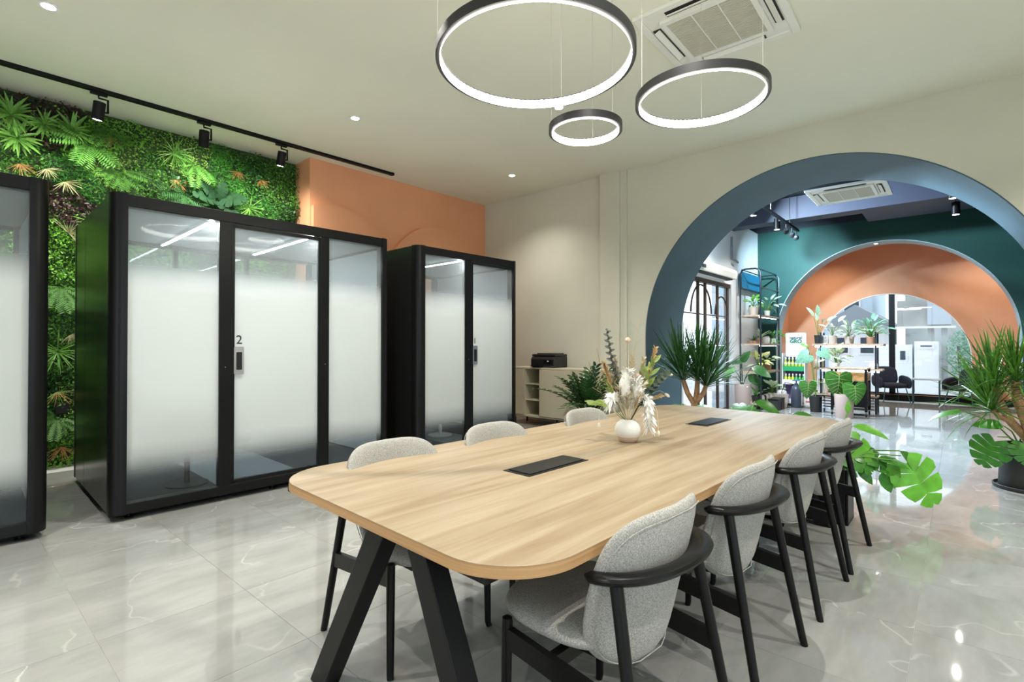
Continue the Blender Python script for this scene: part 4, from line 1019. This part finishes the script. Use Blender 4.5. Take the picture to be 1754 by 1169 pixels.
M_straw = mat('straw', (.55,.42,.22), .8); M_white_f = mat('bleached_plume', (.93,.915,.86), .9, spec=.1); M_pink = mat('pale_pink_ball', (.78,.58,.46), .9, var=.2, vscale=90)
M_gum = leafmat('dusky_eucalyptus', (.075,.085,.075), .6, .1, .3); M_dkgreen = leafmat('dark_feather_green', (.045,.07,.045), .6, .1, .3); M_olive = leafmat('olive_leaf', (.22,.30,.07), .5, .3, .35); M_cream = mat('cream_seed', (.80,.74,.58), .9)
GRP = 'dried stems in the white vase'
def stem_thing(name, label, tip, bend=(0,0), r=.0016, mt=M_straw, n=8):
    t = thing(name, label, 'dried flower', (VX, VY, .75+.11), 0, GRP)
    a, b = Vector((tip.x*.04, tip.y*.04, 0)), Vector(tip); P = []
    for i in range(n+1):
        s = i/n; p = a.lerp(b, s) + (CR*bend[0] + Vector((0,0,bend[1])))*math.sin(math.pi*s); P.append(p)
    MB().tube(P, [r*(1.3-.6*i/n) for i in range(n+1)], 5).build('stem', mt, t, smooth=True); return t, P
g = random.Random(21)
gum = oval_mesh('leaf', M_gum, .6, 4, .1, .1)
t, P = stem_thing('eucalyptus_stem', 'tall dusky eucalyptus stem leaning left out of the vase', fl(-.115,.53,.03), (-.012,0), .002, M_darkstem)
for i in range(46):
    s = .22 + .78*i/46; q = s*8; j = min(7,int(q)); p = P[j].lerp(P[j+1], q-j); a = i*1.57
    inst('leaf', gum, t, aim(p, CR*math.cos(a)+CF*math.sin(a)*.5+Vector((0,0,.45)), tuple(-CF+Vector((0,0,.6))), .044*(1.15-.55*s)))
t, P = stem_thing('feather_stem', 'dark ruffled green stem leaning far right out of the vase', fl(.21,.28,-.03), (.0,.03), .003, M_darkstem)
dk = oval_mesh('leaf', M_dkgreen, .8, 3, .1, .1)
for i in range(40):
    s = .28 + .70*i/40; q = s*8; j = min(7,int(q)); p = P[j].lerp(P[j+1], q-j); a = i*1.3
    inst('leaf', dk, t, aim(p, (P[j+1]-P[j]).normalized()*.4 + CR*math.cos(a)*.8 + CF*math.sin(a) + Vector((0,0,.7*math.sin(a+1))), tuple(-CF+Vector((0,0,.5))), .046))
for i, (x, z, d, r, lb) in enumerate([(.005,.468,.02,.016,'tall single pink ball flower rising straight from the vase'),(.024,.275,.0,.014,'pink ball flower in the middle of the bouquet'),(.062,.262,.02,.015,'pink ball flower at the right of the bouquet'),(-.005,.245,-.03,.012,'small pink ball flower low in the bouquet')]):
    t, P = stem_thing('ball_flower', lb, fl(x,z,d), (.004,0), .0016, M_cream)
    MB().sphere(tuple(P[-1]), r, 14, 10).build('flower_head', M_pink, t, smooth=True)
def plume(t, P, s0, w, n, mt, seed, ln=.05, droop=.02, core=0.0):
    gg = random.Random(seed); m = MB()
    for i in range(n):
        s = s0 + (1-s0)*i/n; q = s*8; j = min(7,int(q)); p = P[j].lerp(P[j+1], q-j); a = gg.uniform(0,6.28)
        d = ((P[j+1]-P[j]).normalized()*.9 + (CR*math.cos(a)+CF*math.sin(a)+Vector((0,0,.3*gg.uniform(-1,1))))*w).normalized(); L = ln*gg.uniform(.6,1.2); sd_ = d.orthogonal().normalized()*(.0045 if core else .0024)
        e = p + d*L + Vector((0,0,-droop*gg.random())); m.add([p-sd_, p+sd_, (p+d*L*.6)+sd_*1.4, e, (p+d*L*.6)-sd_*1.4], [(0,1,2,3,4)])
    if core:
        k0 = int(8*s0)+1; Q = P[k0:]; MB().tube(Q, [core*math.sin(math.pi*(.12+.80*i/(len(Q)-1))) for i in range(len(Q))], 12).build('plume_core', mt, t, smooth=True)
    o = m.build('plume', mt, t, recalc=False); o['kind'] = 'stuff'
for i, (x, z, d, b, lb) in enumerate([(-.01,.29,-.04,(-.02,.02),'bushy white plume in the centre of the bouquet'),(.03,.24,-.06,(.03,.02),'white plume at the front of the bouquet'),(.11,-.03,-.05,(.03,.16),'white plume drooping over the right of the vase'),(-.10,.10,-.02,(-.02,.09),'white plume spilling to the left of the vase')]):
    t, P = stem_thing('pampas_plume', lb, fl(x,z,d), b, .002, M_cream); plume(t, P, .34, .8, 260, M_white_f, 30+i, .055, .02, [.034,.026,.020,.024][i])
for i, (x, z, d, b, lb) in enumerate([(-.135,.335,.0,(-.02,.03),'tan grass head at the upper left of the bouquet'),(.165,.42,.02,(.02,.0),'tan wheat ear at the upper right of the bouquet'),(.175,.15,-.02,(.0,.03),'tan grass head at the lower right of the bouquet'),(-.06,.36,.05,(-.01,.0),'slim tan grass behind the plumes'),(.10,.36,.04,(.02,.0),'slim tan grass right of the tall pink ball')]):
    t, P = stem_thing('dried_grass', lb, fl(x,z,d), b, .0016, M_straw); plume(t, P, .55, .6, 230, mat('grass_head_%d' % i, (.66,.47,.24) if i < 3 else (.66,.58,.38), .85), 50+i, .03, .01)
for i, (x, z, d, b, lb) in enumerate([(-.055,.20,-.04,(-.01,.01),'short straw tuft at the left of the vase mouth'),(.05,.17,-.06,(.01,.01),'short straw tuft before the white plumes'),(.085,.22,-.02,(.01,.01),'short straw tuft at the right of the vase mouth'),(-.09,.27,.02,(-.01,.01),'pale straw tuft behind the olive leaves'),(-.02,.16,-.06,(0,.01),'lowest straw tuft at the front of the bouquet'),(.03,.38,.03,(.01,.0),'pale slim tuft beside the tall pink ball')]):
    t, P = stem_thing('dried_grass', lb, fl(x,z,d), b, .0016, M_straw); plume(t, P, .4, .7, 90, mat('tuft_%d' % i, (.68,.55,.32) if i % 2 else (.74,.68,.52), .85), 70+i, .04, .01)
for i, (x, z, d, b, lb) in enumerate([(.225,.275,.0,(.02,.10),'bunny tail hanging at the far right of the bouquet'),(.205,.165,-.02,(.03,.08),'bunny tail below the ruffled dark stem'),(.165,-.045,-.03,(.05,.13),'bunny tail drooping towards the table at the right'),(-.17,.0,-.03,(-.05,.10),'bunny tail drooping towards the table at the left')]):
    t, P = stem_thing('bunny_tail', lb, fl(x,z,d), b, .0011, M_cream); dd = (P[-1]-P[-2]).normalized()
    o = MB().lathe([(1e-5,-.002),(.006,.002),(.0088,.012),(.0075,.024),(1e-5,.034)], 12).build('seed_head', M_cream, t, smooth=True); o.matrix_local = aim(P[-1], dd) @ Matrix.Rotation(R(-90), 4, 'X')
ol = oval_mesh('leaf', M_olive, .34, 5, .2, .1)
for i, (x, z, d, b, lb) in enumerate([(-.19,.11,-.03,(-.0,.03),'olive leafed stem pointing left over the chair'),(-.10,.22,.03,(-.02,.02),'olive leafed stem in the left of the bouquet'),(.09,.27,.05,(.02,.02),'green leafed stem behind the pink balls'),(.15,.36,.0,(.02,.0),'green leafed stem rising to the right'),(.12,.19,.06,(.02,.03),'short green leafed stem at the right')]):
    t, P = stem_thing('leafy_stem', lb, fl(x,z,d), b, .0018, M_stem)
    for k in range(9):
        s = .4 + .6*k/9; q = s*8; j = min(7,int(q)); p = P[j].lerp(P[j+1], q-j); a = k*2.4
        inst('leaf', ol, t, aim(p, (P[j+1]-P[j]).normalized() + (CR*math.cos(a)+CF*math.sin(a))*.7, tuple(-CF+Vector((0,0,.9))), .085*g.uniform(.6,1.2)))
for i, (x, z, d, b, lb) in enumerate([(-.22,.34,.02,(-.01,-.05),'thin bare twig reaching to the left'),(-.17,.42,.03,(-.02,-.04),'thin bare twig beside the eucalyptus'),(.09,.60,.05,(-.02,.0),'long thin twig reaching up to the arch edge'),(-.02,.50,.03,(.01,.0),'thin twig beside the tall pink ball')]):
    t, P = stem_thing('bare_twig', lb, fl(x,z,d), b, .0012, M_darkstem if i < 2 else M_straw)
    for k in range(3): MB().tube([P[5+k], P[5+k]+CR*(.05 if k % 2 else -.05)+Vector((0,0,.03+.01*k))], .0008, 4).build('side_twig', M_straw, t)

# ================================================================== CABINET AND PRINTER
cb = thing('cabinet', 'beige lacquered cabinet with open shelves against the grey wall', 'cabinet', (6.33, 5.55, 0), R(-90))   # local x runs towards the arch, y to the wall
CW, CD = 1.78, .40
m = MB(); m.box(0,CW,0,CD,.90,.925); m.box(0,CW,0,CD,.135,.16); m.box(0,.02,0,CD,.16,.90); m.box(CW-.02,CW,0,CD,.16,.90); m.box(.02,CW-.02,CD-.015,CD,.16,.90); m.box(.27,.288,.0,CD-.015,.16,.90); m.box(.582,.60,0,CD-.015,.16,.90)
m.build('carcass', M_cab, cb, bevel=.002)
for z in (.395, .65): MB().box(.288,.582,.02,CD-.015,z,z+.016).build('shelf', M_cab, cb)
d = MB().box(.004,.268,-.016,.002,.165,.895).build('door', M_cab, cb, bevel=.003); MB().box(.255,.268,-.022,-.014,.45,.62).build('grip', M_cabin, d)
for a, b in ((.602,1.19),(1.194,CW-.004)): MB().box(a,b,-.016,.002,.165,.895).build('door', M_cab, cb, bevel=.003)
for x in (.05, CW/2, CW-.05):
    for y in (.05, CD-.05): MB().lathe([(.018,0),(.018,.02),(.012,.022),(.012,.136)], 10, (x,y,0)).build('leg', M_podblk, cb)
pr = thing('printer', 'black office printer on top of the beige cabinet', 'printer', (6.36, 5.16, .926), R(-90))
MB().prism_axis([(0.02,0),(.36,0),(.36,.17),(.03,.17),(0,.13),(0,.03)], 0, .46, 'x').build('body', M_printer, pr, bevel=.01)
MB().box(.0,.46,.03,.36,.172,.21).build('scanner_lid', M_printer, pr, bevel=.012); MB().box(.05,.41,.10,.34,.21,.225).build('document_feeder', M_printer, pr, bevel=.006)
MB().box(.26,.42,-.004,.02,.06,.12).build('control_panel', M_podblk, pr); MB().box(.33,.36,-.007,.0,.095,.11).build('screen', emis('printer_screen', (.7,.8,.9), .8), pr)
MB().box(.04,.24,-.06,.03,.015,.03).build('paper_tray', M_podblk, pr)

# ================================================================== SHOP: shelf against the white wall
sh = thing('plant_shelf', 'tall black tube shelf with lit boards beside the entrance', 'shelf unit', (10.75, 2.92, 0))
SL, SW = 1.35, .38; lv = (.12,.74,1.30,1.87)
M_tube = mat('black_tube', (.012,.018,.03), .35)
for x in (0, SL):
    MB().tube([(x,0,0),(x,0,2.70),(x,.03,2.76),(x,.09,2.79),(x,SW-.09,2.79),(x,SW-.03,2.76),(x,SW,2.70),(x,SW,0)], .016, 8).build('end_frame', M_tube, sh, smooth=True)
for y in (0, SW):
    for z in (2.41, 2.785): MB().tube([(0,y if z < 2.5 else y*.8+.04,z),(SL,y if z < 2.5 else y*.8+.04,z)], .013, 8).build('long_rail', M_tube, sh, smooth=True)
for z in lv:
    b = MB().box(-.01,SL+.01,-.01,SW+.01,z-.03,z).build('shelf_board', M_shelfwood, sh)
    if z > .5:
        MB().box(.08,SL-.08,.03,.05,z-.05,z-.031).build('light_strip', M_strip, b)
        MB().tube([(-.005,-.005,z-.035),(SL+.005,-.005,z-.035)], .01, 6).build('edge_rail', M_tube, b)
MB().prism_axis(rrect(SL-1.30, SL-.05, 2.43, 2.76, .05), SW-.02, SW-.01, 'y').build('back_sheet', mat('blue_sheet', (.01,.16,.30), .4), sh)
def simple_pot(t, r, h, mt, sq=False):
    if sq: MB().prism(rrect(-r,r,-r,r,.01), 0, h).build('pot', mt, t)
    else:
        MB().lathe([(r*.82,0),(r,h),(r*.9,h),(r*.88,h-.02),(1e-5,h-.02)], 20).build('pot', mt, t, smooth=True)
small_ov = {}
def small_plant(name, label, loc, r, h, potm, leafm, n, L, spread, seed, shape='oval', sq=False, wd=.5, group='plants on the shop shelf'):
    t = thing(name, label, 'potted plant', loc, 0, group); gg = random.Random(seed); simple_pot(t, r, h, potm, sq)
    key = (leafm.name, shape, wd)
    if key not in small_ov: small_ov[key] = blade_mesh('leaf', leafm, wd, .4) if shape == 'blade' else oval_mesh('leaf', leafm, wd, 5, .25, .12)
    me = small_ov[key]
    for k in range(n):
        az = k*2.4 + gg.uniform(-.3,.3); el = R(gg.uniform(5, 75))*spread; d = Vector((math.cos(az)*math.sin(el), math.sin(az)*math.sin(el), math.cos(el))); ln = L*gg.uniform(.5,1.0)
        if shape == 'blade': inst('leaf', me, t, aim((0,0,h-.02), d, (0,0,1), ln)); continue
        tip = Vector((0,0,h)) + d*ln; lf = (.045 + ln*.30) if n > 30 else (ln*.5+.04); MB().tube([(0,0,h-.02), Vector((0,0,h))+d*ln*.5+Vector((0,0,.02)), tip], .004, 4).build('stem', M_stem, t)
        inst('leaf', me, t, aim(tip, d+Vector((0,0,-.5)), (-.5,-.2,.8), lf))
    return t
small_plant('potted_plant', 'round leafed plant in a beige pot on the top shelf', (10.93,3.10,1.871), .095, .17, M_potbeige, M_mon2, 12, .20, 1.1, 1)
small_plant('potted_plant', 'pale leafed plant in a small pot at the right of the top shelf', (11.75,3.06,1.871), .06, .13, M_potbeige, M_varieg, 18, .32, 1.1, 2, wd=.35)
small_plant('potted_plant', 'bushy dark plant in a shallow basket on the shelf below', (10.90,3.10,1.301), .11, .06, M_terracotta, M_zz, 46, .17, 1.25, 3, 'blade', wd=.12)
small_plant('potted_plant', 'tall variegated plant in a small terracotta pot, middle shelf', (11.28,3.08,1.301), .055, .12, M_terracotta, M_varieg, 9, .32, .7, 4, 'blade', wd=.16)
small_plant('ivy_plant', 'trailing ivy in a white pot at the right end of the middle shelf', (11.98,3.00,1.301), .06, .11, M_potwhite, M_mon, 24, .17, 1.7, 5)
small_plant('potted_plant', 'yellow green plant in a brown bowl on the lower shelf', (11.15,3.08,.741), .11, .10, M_terracotta, leafmat('yellow_green', (.55,.60,.22), .5, .3, .3), 16, .24, 1.0, 6)
small_plant('potted_plant', 'sprawling plant in a terracotta pot at the right of the lower shelf', (11.72,3.06,.741), .09, .14, M_terracotta, M_varieg, 16, .2, 1.2, 7)
small_plant('snake_plant', 'broad leafed plant in a dark pot on the bottom shelf', (10.92,3.06,.121), .08, .14, M_potblack, M_mon, 6, .34, .7, 8, 'blade', wd=.24)
small_plant('potted_plant', 'pale flowering plant at the right of the bottom shelf', (11.98,3.03,.121), .07, .12, M_potwhite, M_varieg, 22, .22, 1.2, 9)
def jar(loc, r, h, mt, label, lid=None):
    t = thing('jar', label, 'jar', loc, 0, 'jars and cups on the shop shelf')
    MB().lathe([(r*.9,0),(r,.01),(r,h*.85),(r*.8,h),(r*.7,h),(r*.68,h*.9),(1e-5,h*.9)], 16).build('body', mt, t, smooth=True)
    MB().lathe([(r*.84,h),(r*.84,h+.018),(1e-5,h+.02)], 16).build('lid', lid or mt, t, smooth=True)
jar((11.52,3.05,1.301), .055, .12, M_potwhite, 'white jar beside the variegated plant on the middle shelf')
jar((11.70,3.06,1.301), .06, .14, M_potwhite, 'white canister near the ivy on the middle shelf', M_potbeige)
for i, (x, mt) in enumerate(((11.18,M_potwhite),(11.32,M_potblack),(11.46,M_potwhite),(11.60,M_potbeige),(11.74,M_potwhite))):
    jar((x,3.02,.121), .05, .11, mt, ['first white cup','black cup','second white cup','beige cup','third white cup'][i] + ' in the row on the bottom shelf')
for i, (x, mt) in enumerate(((10.92,M_potblack),(11.20,M_potblack))):
    tg = thing('crate', ['left','right'][i] + ' dark crate on the floor before the plant shelf', 'crate', (x,2.72,0), 0, 'crates before the plant shelf')
    m = MB(); m.box(-.11,.11,-.09,.09,0,.22); m.build('box', mt, tg, bevel=.01); MB().box(-.115,.115,-.095,.095,.20,.225).build('rim', M_podblk, tg)
t = thing('planter', 'empty square beige planter on the floor beside the crates', 'planter', (11.42,2.72,0)); MB().lathe([(.10,0),(.14,.28),(.125,.28),(.12,.24),(1e-5,.24)], 4).build('pot', M_potbeige, t)

# pink planters on the shop floor
t = thing('potted_plant', 'dark broad leafed plant in a tall pink planter by the entrance doors', 'potted plant', (10.05, 3.05, 0)); pot_round(.125,.145,.55,M_pinkpot)(t)
DK = oval_mesh('leaf', M_zz, .62, 6, .3, .1)
leafy(t, (0,0,.5), [((-.05,.12,.80),(.1,.6,-.1),(-.6,0,.7),MO[2],.30),((0,-.16,.86),(.0,-.8,-.25),(-.6,0,.7),DK,.36),((-.1,-.02,.95),(-.2,-.3,.5),(-.8,0,.4),DK,.26),((0,-.10,.72),(0,-.7,-.5),(-.7,0,.5),DK,.30),((.1,.05,.92),(.2,.5,.1),(-.5,0,.8),DK,.28),((-.1,.16,.70),(0,.8,-.2),(-.6,0,.7),DK,.24)], M_zz)
HE = [heart_mesh('leaf', M_heart, M_vein), heart_mesh('leaf', M_heart, M_vein, .9, .2)]
t = thing('potted_plant', 'velvet plant with big veined heart leaves in a pink planter before the cart', 'potted plant', (10.6, 1.52, 0)); pot_round(.135,.15,.42,M_pinkpot)(t)
vu = (-.80,-.45,.35)
leafy(t, (0,0,.38), [((-.05,.06,.84),(-.05,.02,-1),vu,HE[0],.52),((-.08,-.16,.66),(-.1,-.12,-1),vu,HE[1],.42),((.0,.55,.64),(0,.02,-1),vu,HE[0],.36)], M_stem, .008)

# fertiliser stand
st = thing('display_stand', 'white cardboard stand lettered natural GRO with bottle shelves', 'display stand', (11.90, 2.60, 0), R(-90))
m = MB(); m.box(-.215,-.20,0,.26,0,1.10); m.box(.20,.215,0,.26,0,1.10); m.box(-.20,.20,.245,.26,0,1.10); m.build('case', M_white, st)
MB().prism_axis(rrect(-.195,.195,1.02,1.53,.03), .225, .245, 'y').build('header_card', M_white, st)
for nm, s, z, sz, mt in (('lettering','natural',1.40,.085,mat('grey_green_ink',(.02,.05,.05),.6)),('lettering','GRO',1.315,.105,mat('teal_ink',(.0,.15,.08),.6))):
    inst(nm, text_mesh(nm, s, sz, mt, .001, .0055 if s == 'GRO' else .003), st, Matrix.Translation((0,.2235,z)) @ Matrix.Rotation(R(90),4,'X'))
M_purple = mat('purple_card', (.20,.13,.28), .7); M_gcard = mat('green_card', (.02,.36,.13), .6)
for z, mt in ((.78,M_gcard),(.50,M_white),(.10,M_white)):
    MB().box(-.2,.2,.0,.245,z-.03,z).build('shelf', M_white, st); MB().box(-.2,.2,-.006,.0,z-.05,z+.05).build('price_strip', mt, st)
MB().box(-.2,.2,.235,.244,.5,.73).build('back_card', M_purple, st); MB().box(-.2,.2,.235,.244,.1,.47).build('back_card', M_purple, st); MB().box(-.2,.2,.235,.244,.78,1.1).build('back_card', mat('dark_card',(.03,.03,.05),.7), st)
def bottle_me(nm, h, r, mt): return MB().lathe([(r*.9,0),(r,.008),(r,h*.66),(r*.45,h*.8),(r*.4,h),(1e-5,h)], 12).mesh(nm, mt, True)
M_blime = mat('lime_label', (.55,.70,.05), .4); M_bgreen = mat('green_label', (.06,.42,.08), .4); M_bcap = mat('white_cap', (.8,.8,.82), .4)
bm = {}
for row, (z, h) in enumerate(((.781,.24),(.501,.17))):
    for k in range(6):
        mt = M_bgreen if (row == 1 and k > 2) else M_blime
        t = thing('bottle', ['first','second','third','fourth','fifth','sixth'][k] + ' bottle from the left on the ' + ['upper','lower'][row] + ' shelf of the white stand', 'bottle', (11.90+.06, 2.59+.165-.066*k, z), 0, 'fertiliser bottles on the stand')
        key = (row, mt.name)
        if key not in bm: bm[key] = bottle_me('body', h*.8, .028, mt)
        inst('body', bm[key], t); inst('cap', bm.setdefault(('c',row), MB().lathe([(.016,h*.78),(.018,h*.82),(.012,h),(1e-5,h)], 10).mesh('cap', M_bcap, True)), t)
        if row == 0: inst('label_band', bm.setdefault('lb', MB().lathe([(.0285,.09),(.0285,.12)], 12).mesh('label_band', M_bcap)), t)
sp = thing('garden_sprayer', 'dark pressure sprayer standing on the floor before the white stand', 'sprayer', (11.68, 2.50, 0))
MB().lathe([(.085,0),(.10,.02),(.10,.36),(.07,.43),(.035,.45),(.035,.49),(1e-5,.49)], 24).build('tank', mat('grey_blue_tank', (.05,.06,.085), .35), sp, smooth=True)
MB().box(-.012,.012,-.105,-.095,.04,.40).build('level_window', M_potwhite, sp); MB().tube([(0,-.07,.55),(0,.07,.55)], .014, 8).build('handle', mat('blue_plastic', (.02,.12,.35), .4), sp); MB().tube([(0,0,.48),(0,0,.55)], .012, 8).build('pump_rod', M_podblk, sp)
MB().tube([(.03,.03,.46),(-.02,.20,.50),(-.05,.26,.30),(-.05,.20,.06),(-.08,.10,.03)], .008, 6).build('hose', M_podblk, sp, smooth=True); MB().tube([(.04,-.05,.50),(-.02,-.20,.52),(-.05,-.26,.40)], .01, 6).build('lance', mat('blue_plastic_2', (.02,.12,.35), .4), sp)
for i, (y, w_, h, col, lb) in enumerate(((2.78,.20,.34,(.62,.60,.60),'white printed soil bag left of the sprayer'),(2.28,.18,.30,(.70,.62,.56),'pale printed soil bag right of the sprayer'),(2.42,.14,.20,(.75,.70,.66),'small pale soil bag behind the sprayer'))):
    t = thing('soil_bag', lb, 'bag', (11.74 if i != 2 else 11.82, y, 0), R(-90), 'soil bags beside the stand'); mt = mat('bag_print_%d' % i, col, .5, var=.25, vscale=22)
    me = weld(pillow(5, 24, lambda a, b, w_=w_, h=h: ((a*w_/2, 0, h/2*(1+b)), (0,1,0)), .12, 4.0).mesh('sack', mt)); inst('sack', me, t)
    MB().box(-w_*.3,w_*.3,-.064,-.058,h*.38,h*.48).build('label', mat('bag_label_%d' % i, (.55,.12,.10), .6), t)

# black rack with plants and the drawer cart before it
rk = thing('plant_rack', 'low black metal rack with a pale top board and plants', 'rack', (11.50, 1.05, 0))
for x in (0, .32):
    for y in (.10, .98): MB().box(x-.014,x+.014,y-.014,y+.014,0,1.52).build('post', M_tube, rk)
MB().box(-.06,.38,-.02,1.12,1.26,1.30).build('top_board', M_shelfwood, rk); MB().box(-.03,.35,.0,1.12,.80,.83).build('shelf_board', M_shelfwood, rk); MB().box(-.03,.35,.08,1.16,.30,.33).build('shelf_board', M_shelfwood, rk)
MB().box(.02,.05,.05,1.08,1.235,1.258).build('light_strip', M_strip, rk); MB().box(.02,.05,.05,1.0,.765,.798).build('light_strip', M_strip, rk)
for k in range(4):
    z = .05+.055*k; MB().box(-.02,.34,.12,.96,z,z+.016).build('slat', M_white, rk)
small_plant('potted_plant', 'speckled leaf plant in a dark pot on the left of the rack top', (11.64,2.10,1.301), .07, .17, M_potblack, M_varieg, 5, .42, .7, 21, wd=.42, group='plants on the rack')
small_plant('potted_plant', 'white leafed plant in a pale pot on the rack top', (11.64,1.86,1.301), .09, .16, M_potbeige, leafmat('white_leaf',(.62,.68,.58),.5,.25,.3), 8, .30, .7, 22, wd=.42, group='plants on the rack')
small_plant('potted_plant', 'plant with one long dark leaf in a pale pot on the rack top', (11.64,1.58,1.301), .085, .14, M_potbeige, M_varieg, 20, .24, 1.2, 23, wd=.4, group='plants on the rack')
small_plant('potted_plant', 'small tree like plant in a terracotta pot at the right of the rack top', (11.64,1.24,1.301), .075, .13, M_terracotta, M_mint, 46, .34, 1.0, 24, wd=.4, group='plants on the rack')
small_plant('potted_plant', 'white and green leafed plant on the middle rack board', (11.64,1.80,.831), .07, .10, M_potwhite, M_varieg, 26, .26, 1.1, 25, group='plants on the rack')
t = thing('potted_plant', 'mint coloured philodendron hanging at the left end of the rack', 'potted plant', (11.16,2.06,0)); pot_round(.09,.11,.30,M_potblack)(t)
leafy(t, (0,0,.28), [((-.02,.06,1.12),(-.1,.5,-.3),(-.8,-.2,.4),heart_mesh('leaf',M_mint,M_vein,.85,.3,False),.34),((-.03,-.06,1.20),(.0,-.6,-.5),(-.8,-.2,.4),heart_mesh('leaf',M_mint,M_vein,.85,.3,False),.26),((.0,.12,1.24),(0,.5,.3),(-.8,-.1,.5),OV[0],.16)])
t = thing('picture_frame', 'small white framed picture on the rack top', 'picture', (11.56,1.985,1.301), R(-90)); m = MB(); m.box(-.06,.06,0,.015,0,.16); m.build('frame', M_white, t); MB().box(-.045,.045,-.003,.0,.015,.145).build('print', mat('grey_print',(.25,.24,.22),.6,var=.5,vscale=30), t)
for i, (y, z, r, h, mt, lb) in enumerate(((2.02,.331,.09,.26,M_potwhite,'white plastic canister on the lower rack board'),(1.80,.331,.045,.15,mat('yellow_bottle',(.75,.62,.25),.4),'small yellow bottle on the lower rack board'),(2.08,.831,.085,.16,M_potbeige,'beige wooden box like pot on the middle rack board'),(1.20,.831,.07,.09,M_potwhite,'white bowl at the right of the middle rack board'))):
    jar((11.62,y,z), r, h, mt, lb)
ct = thing('drawer_cart', 'black metal cart on casters with a live edge wood drawer', 'cart', (10.95, 1.22, 0))
KL, KW = .46, .56
for x in (.02, KL-.02):
    for y in (.02, KW-.02):
        MB().box(x-.02,x+.02,y-.02,y+.02,.085,.84).build('post', M_black, ct)
        c = MB().tube([(x,y-.012,.035),(x,y+.012,.035)], .034, 16).build('caster', M_print, ct); MB().bar((x,y,.09),(x,y,.05),.03,.02).build('fork', M_chrome, c)
MB().box(0,KL,0,KW,.84,.865).build('top_board', M_shelfwood, ct, bevel=.003)
for y in (.012, KW-.02): MB().box(.04,KL-.04,y,y+.01,.17,.60).build('side_sheet', M_black, ct)
for x in (.008, KL-.016): MB().box(x,x+.01,.04,KW-.04,.17,.60).build('end_sheet', M_black, ct)
MB().box(.03,KL-.03,.03,KW-.03,.16,.18).build('base_sheet', M_black, ct)
MB().box(.0,.03,.04,KW-.04,.63,.79).build('drawer_front', wood('live_edge_wood', (.16,.06,.02), (.52,.27,.10), (8,8,14)), ct, bevel=.004); MB().box(.06,KL-.06,.006,.02,.63,.79).build('side_board', wood('live_edge_wood_2', (.16,.06,.02), (.52,.27,.10), (8,8,14)), ct)
# armchairs and side table by the window
M_navy = mat('dark_navy_upholstery', (.022,.022,.032), .85, spec=.2, var=.2, vscale=60); M_tealmetal = mat('dark_teal_metal', (.01,.05,.055), .4)
def lounge(name, label, x, y, rz):
    t = thing(name, label, 'armchair', (x,y,0), rz, 'dark armchairs by the far window')
    inst('seat_cushion', weld(pillow(5,28,lambda a,b: ((a*.27,b*.25,.37),(0,0,1)), .12, 4.0).mesh('seat_cushion', M_navy)), t)
    inst('backrest', weld(pillow(6,32,lambda a,b: ((a*.24,-.24-.05*(b+1)+.3*a*a*.12,.58+b*.20),(0,1,.15)), .09, 3.5).mesh('backrest', M_navy)), t)
    for s in (-1,1): inst('arm', weld(pillow(5,28,lambda a,b,s=s: ((s*(.29-.02*abs(a)),a*.26,.45+b*.13-.03*a),(1,0,0)), .08, 3.0).mesh('arm', M_navy)), t)
    for sx in (-1,1):
        for sy in (-1,1): MB().tube([(sx*.20,sy*.19,.33),(sx*.26,sy*.25,0)], .011, 8).build('leg', M_tealmetal, t, smooth=True)
    return t
lounge('lounge_chair', 'dark armchair left of the small table by the round window', 14.18, 1.14, R(118))
lounge('lounge_chair', 'dark armchair right of the small table, half hidden by the dracaena', 14.15, -.10, R(62))
t = thing('side_table', 'small teal metal side table between the dark armchairs', 'table', (14.15,.53,0))
MB().prism(rrect(-.20,.20,-.24,.24,.02), .52,.545).build('table_top', mat('grey_top',(.36,.38,.38),.6), t)
for sx in (-1,1):
    for sy in (-1,1): MB().tube([(sx*.18,sy*.22,0),(sx*.18,sy*.22,.52)], .011, 6).build('leg', M_tealmetal, t)
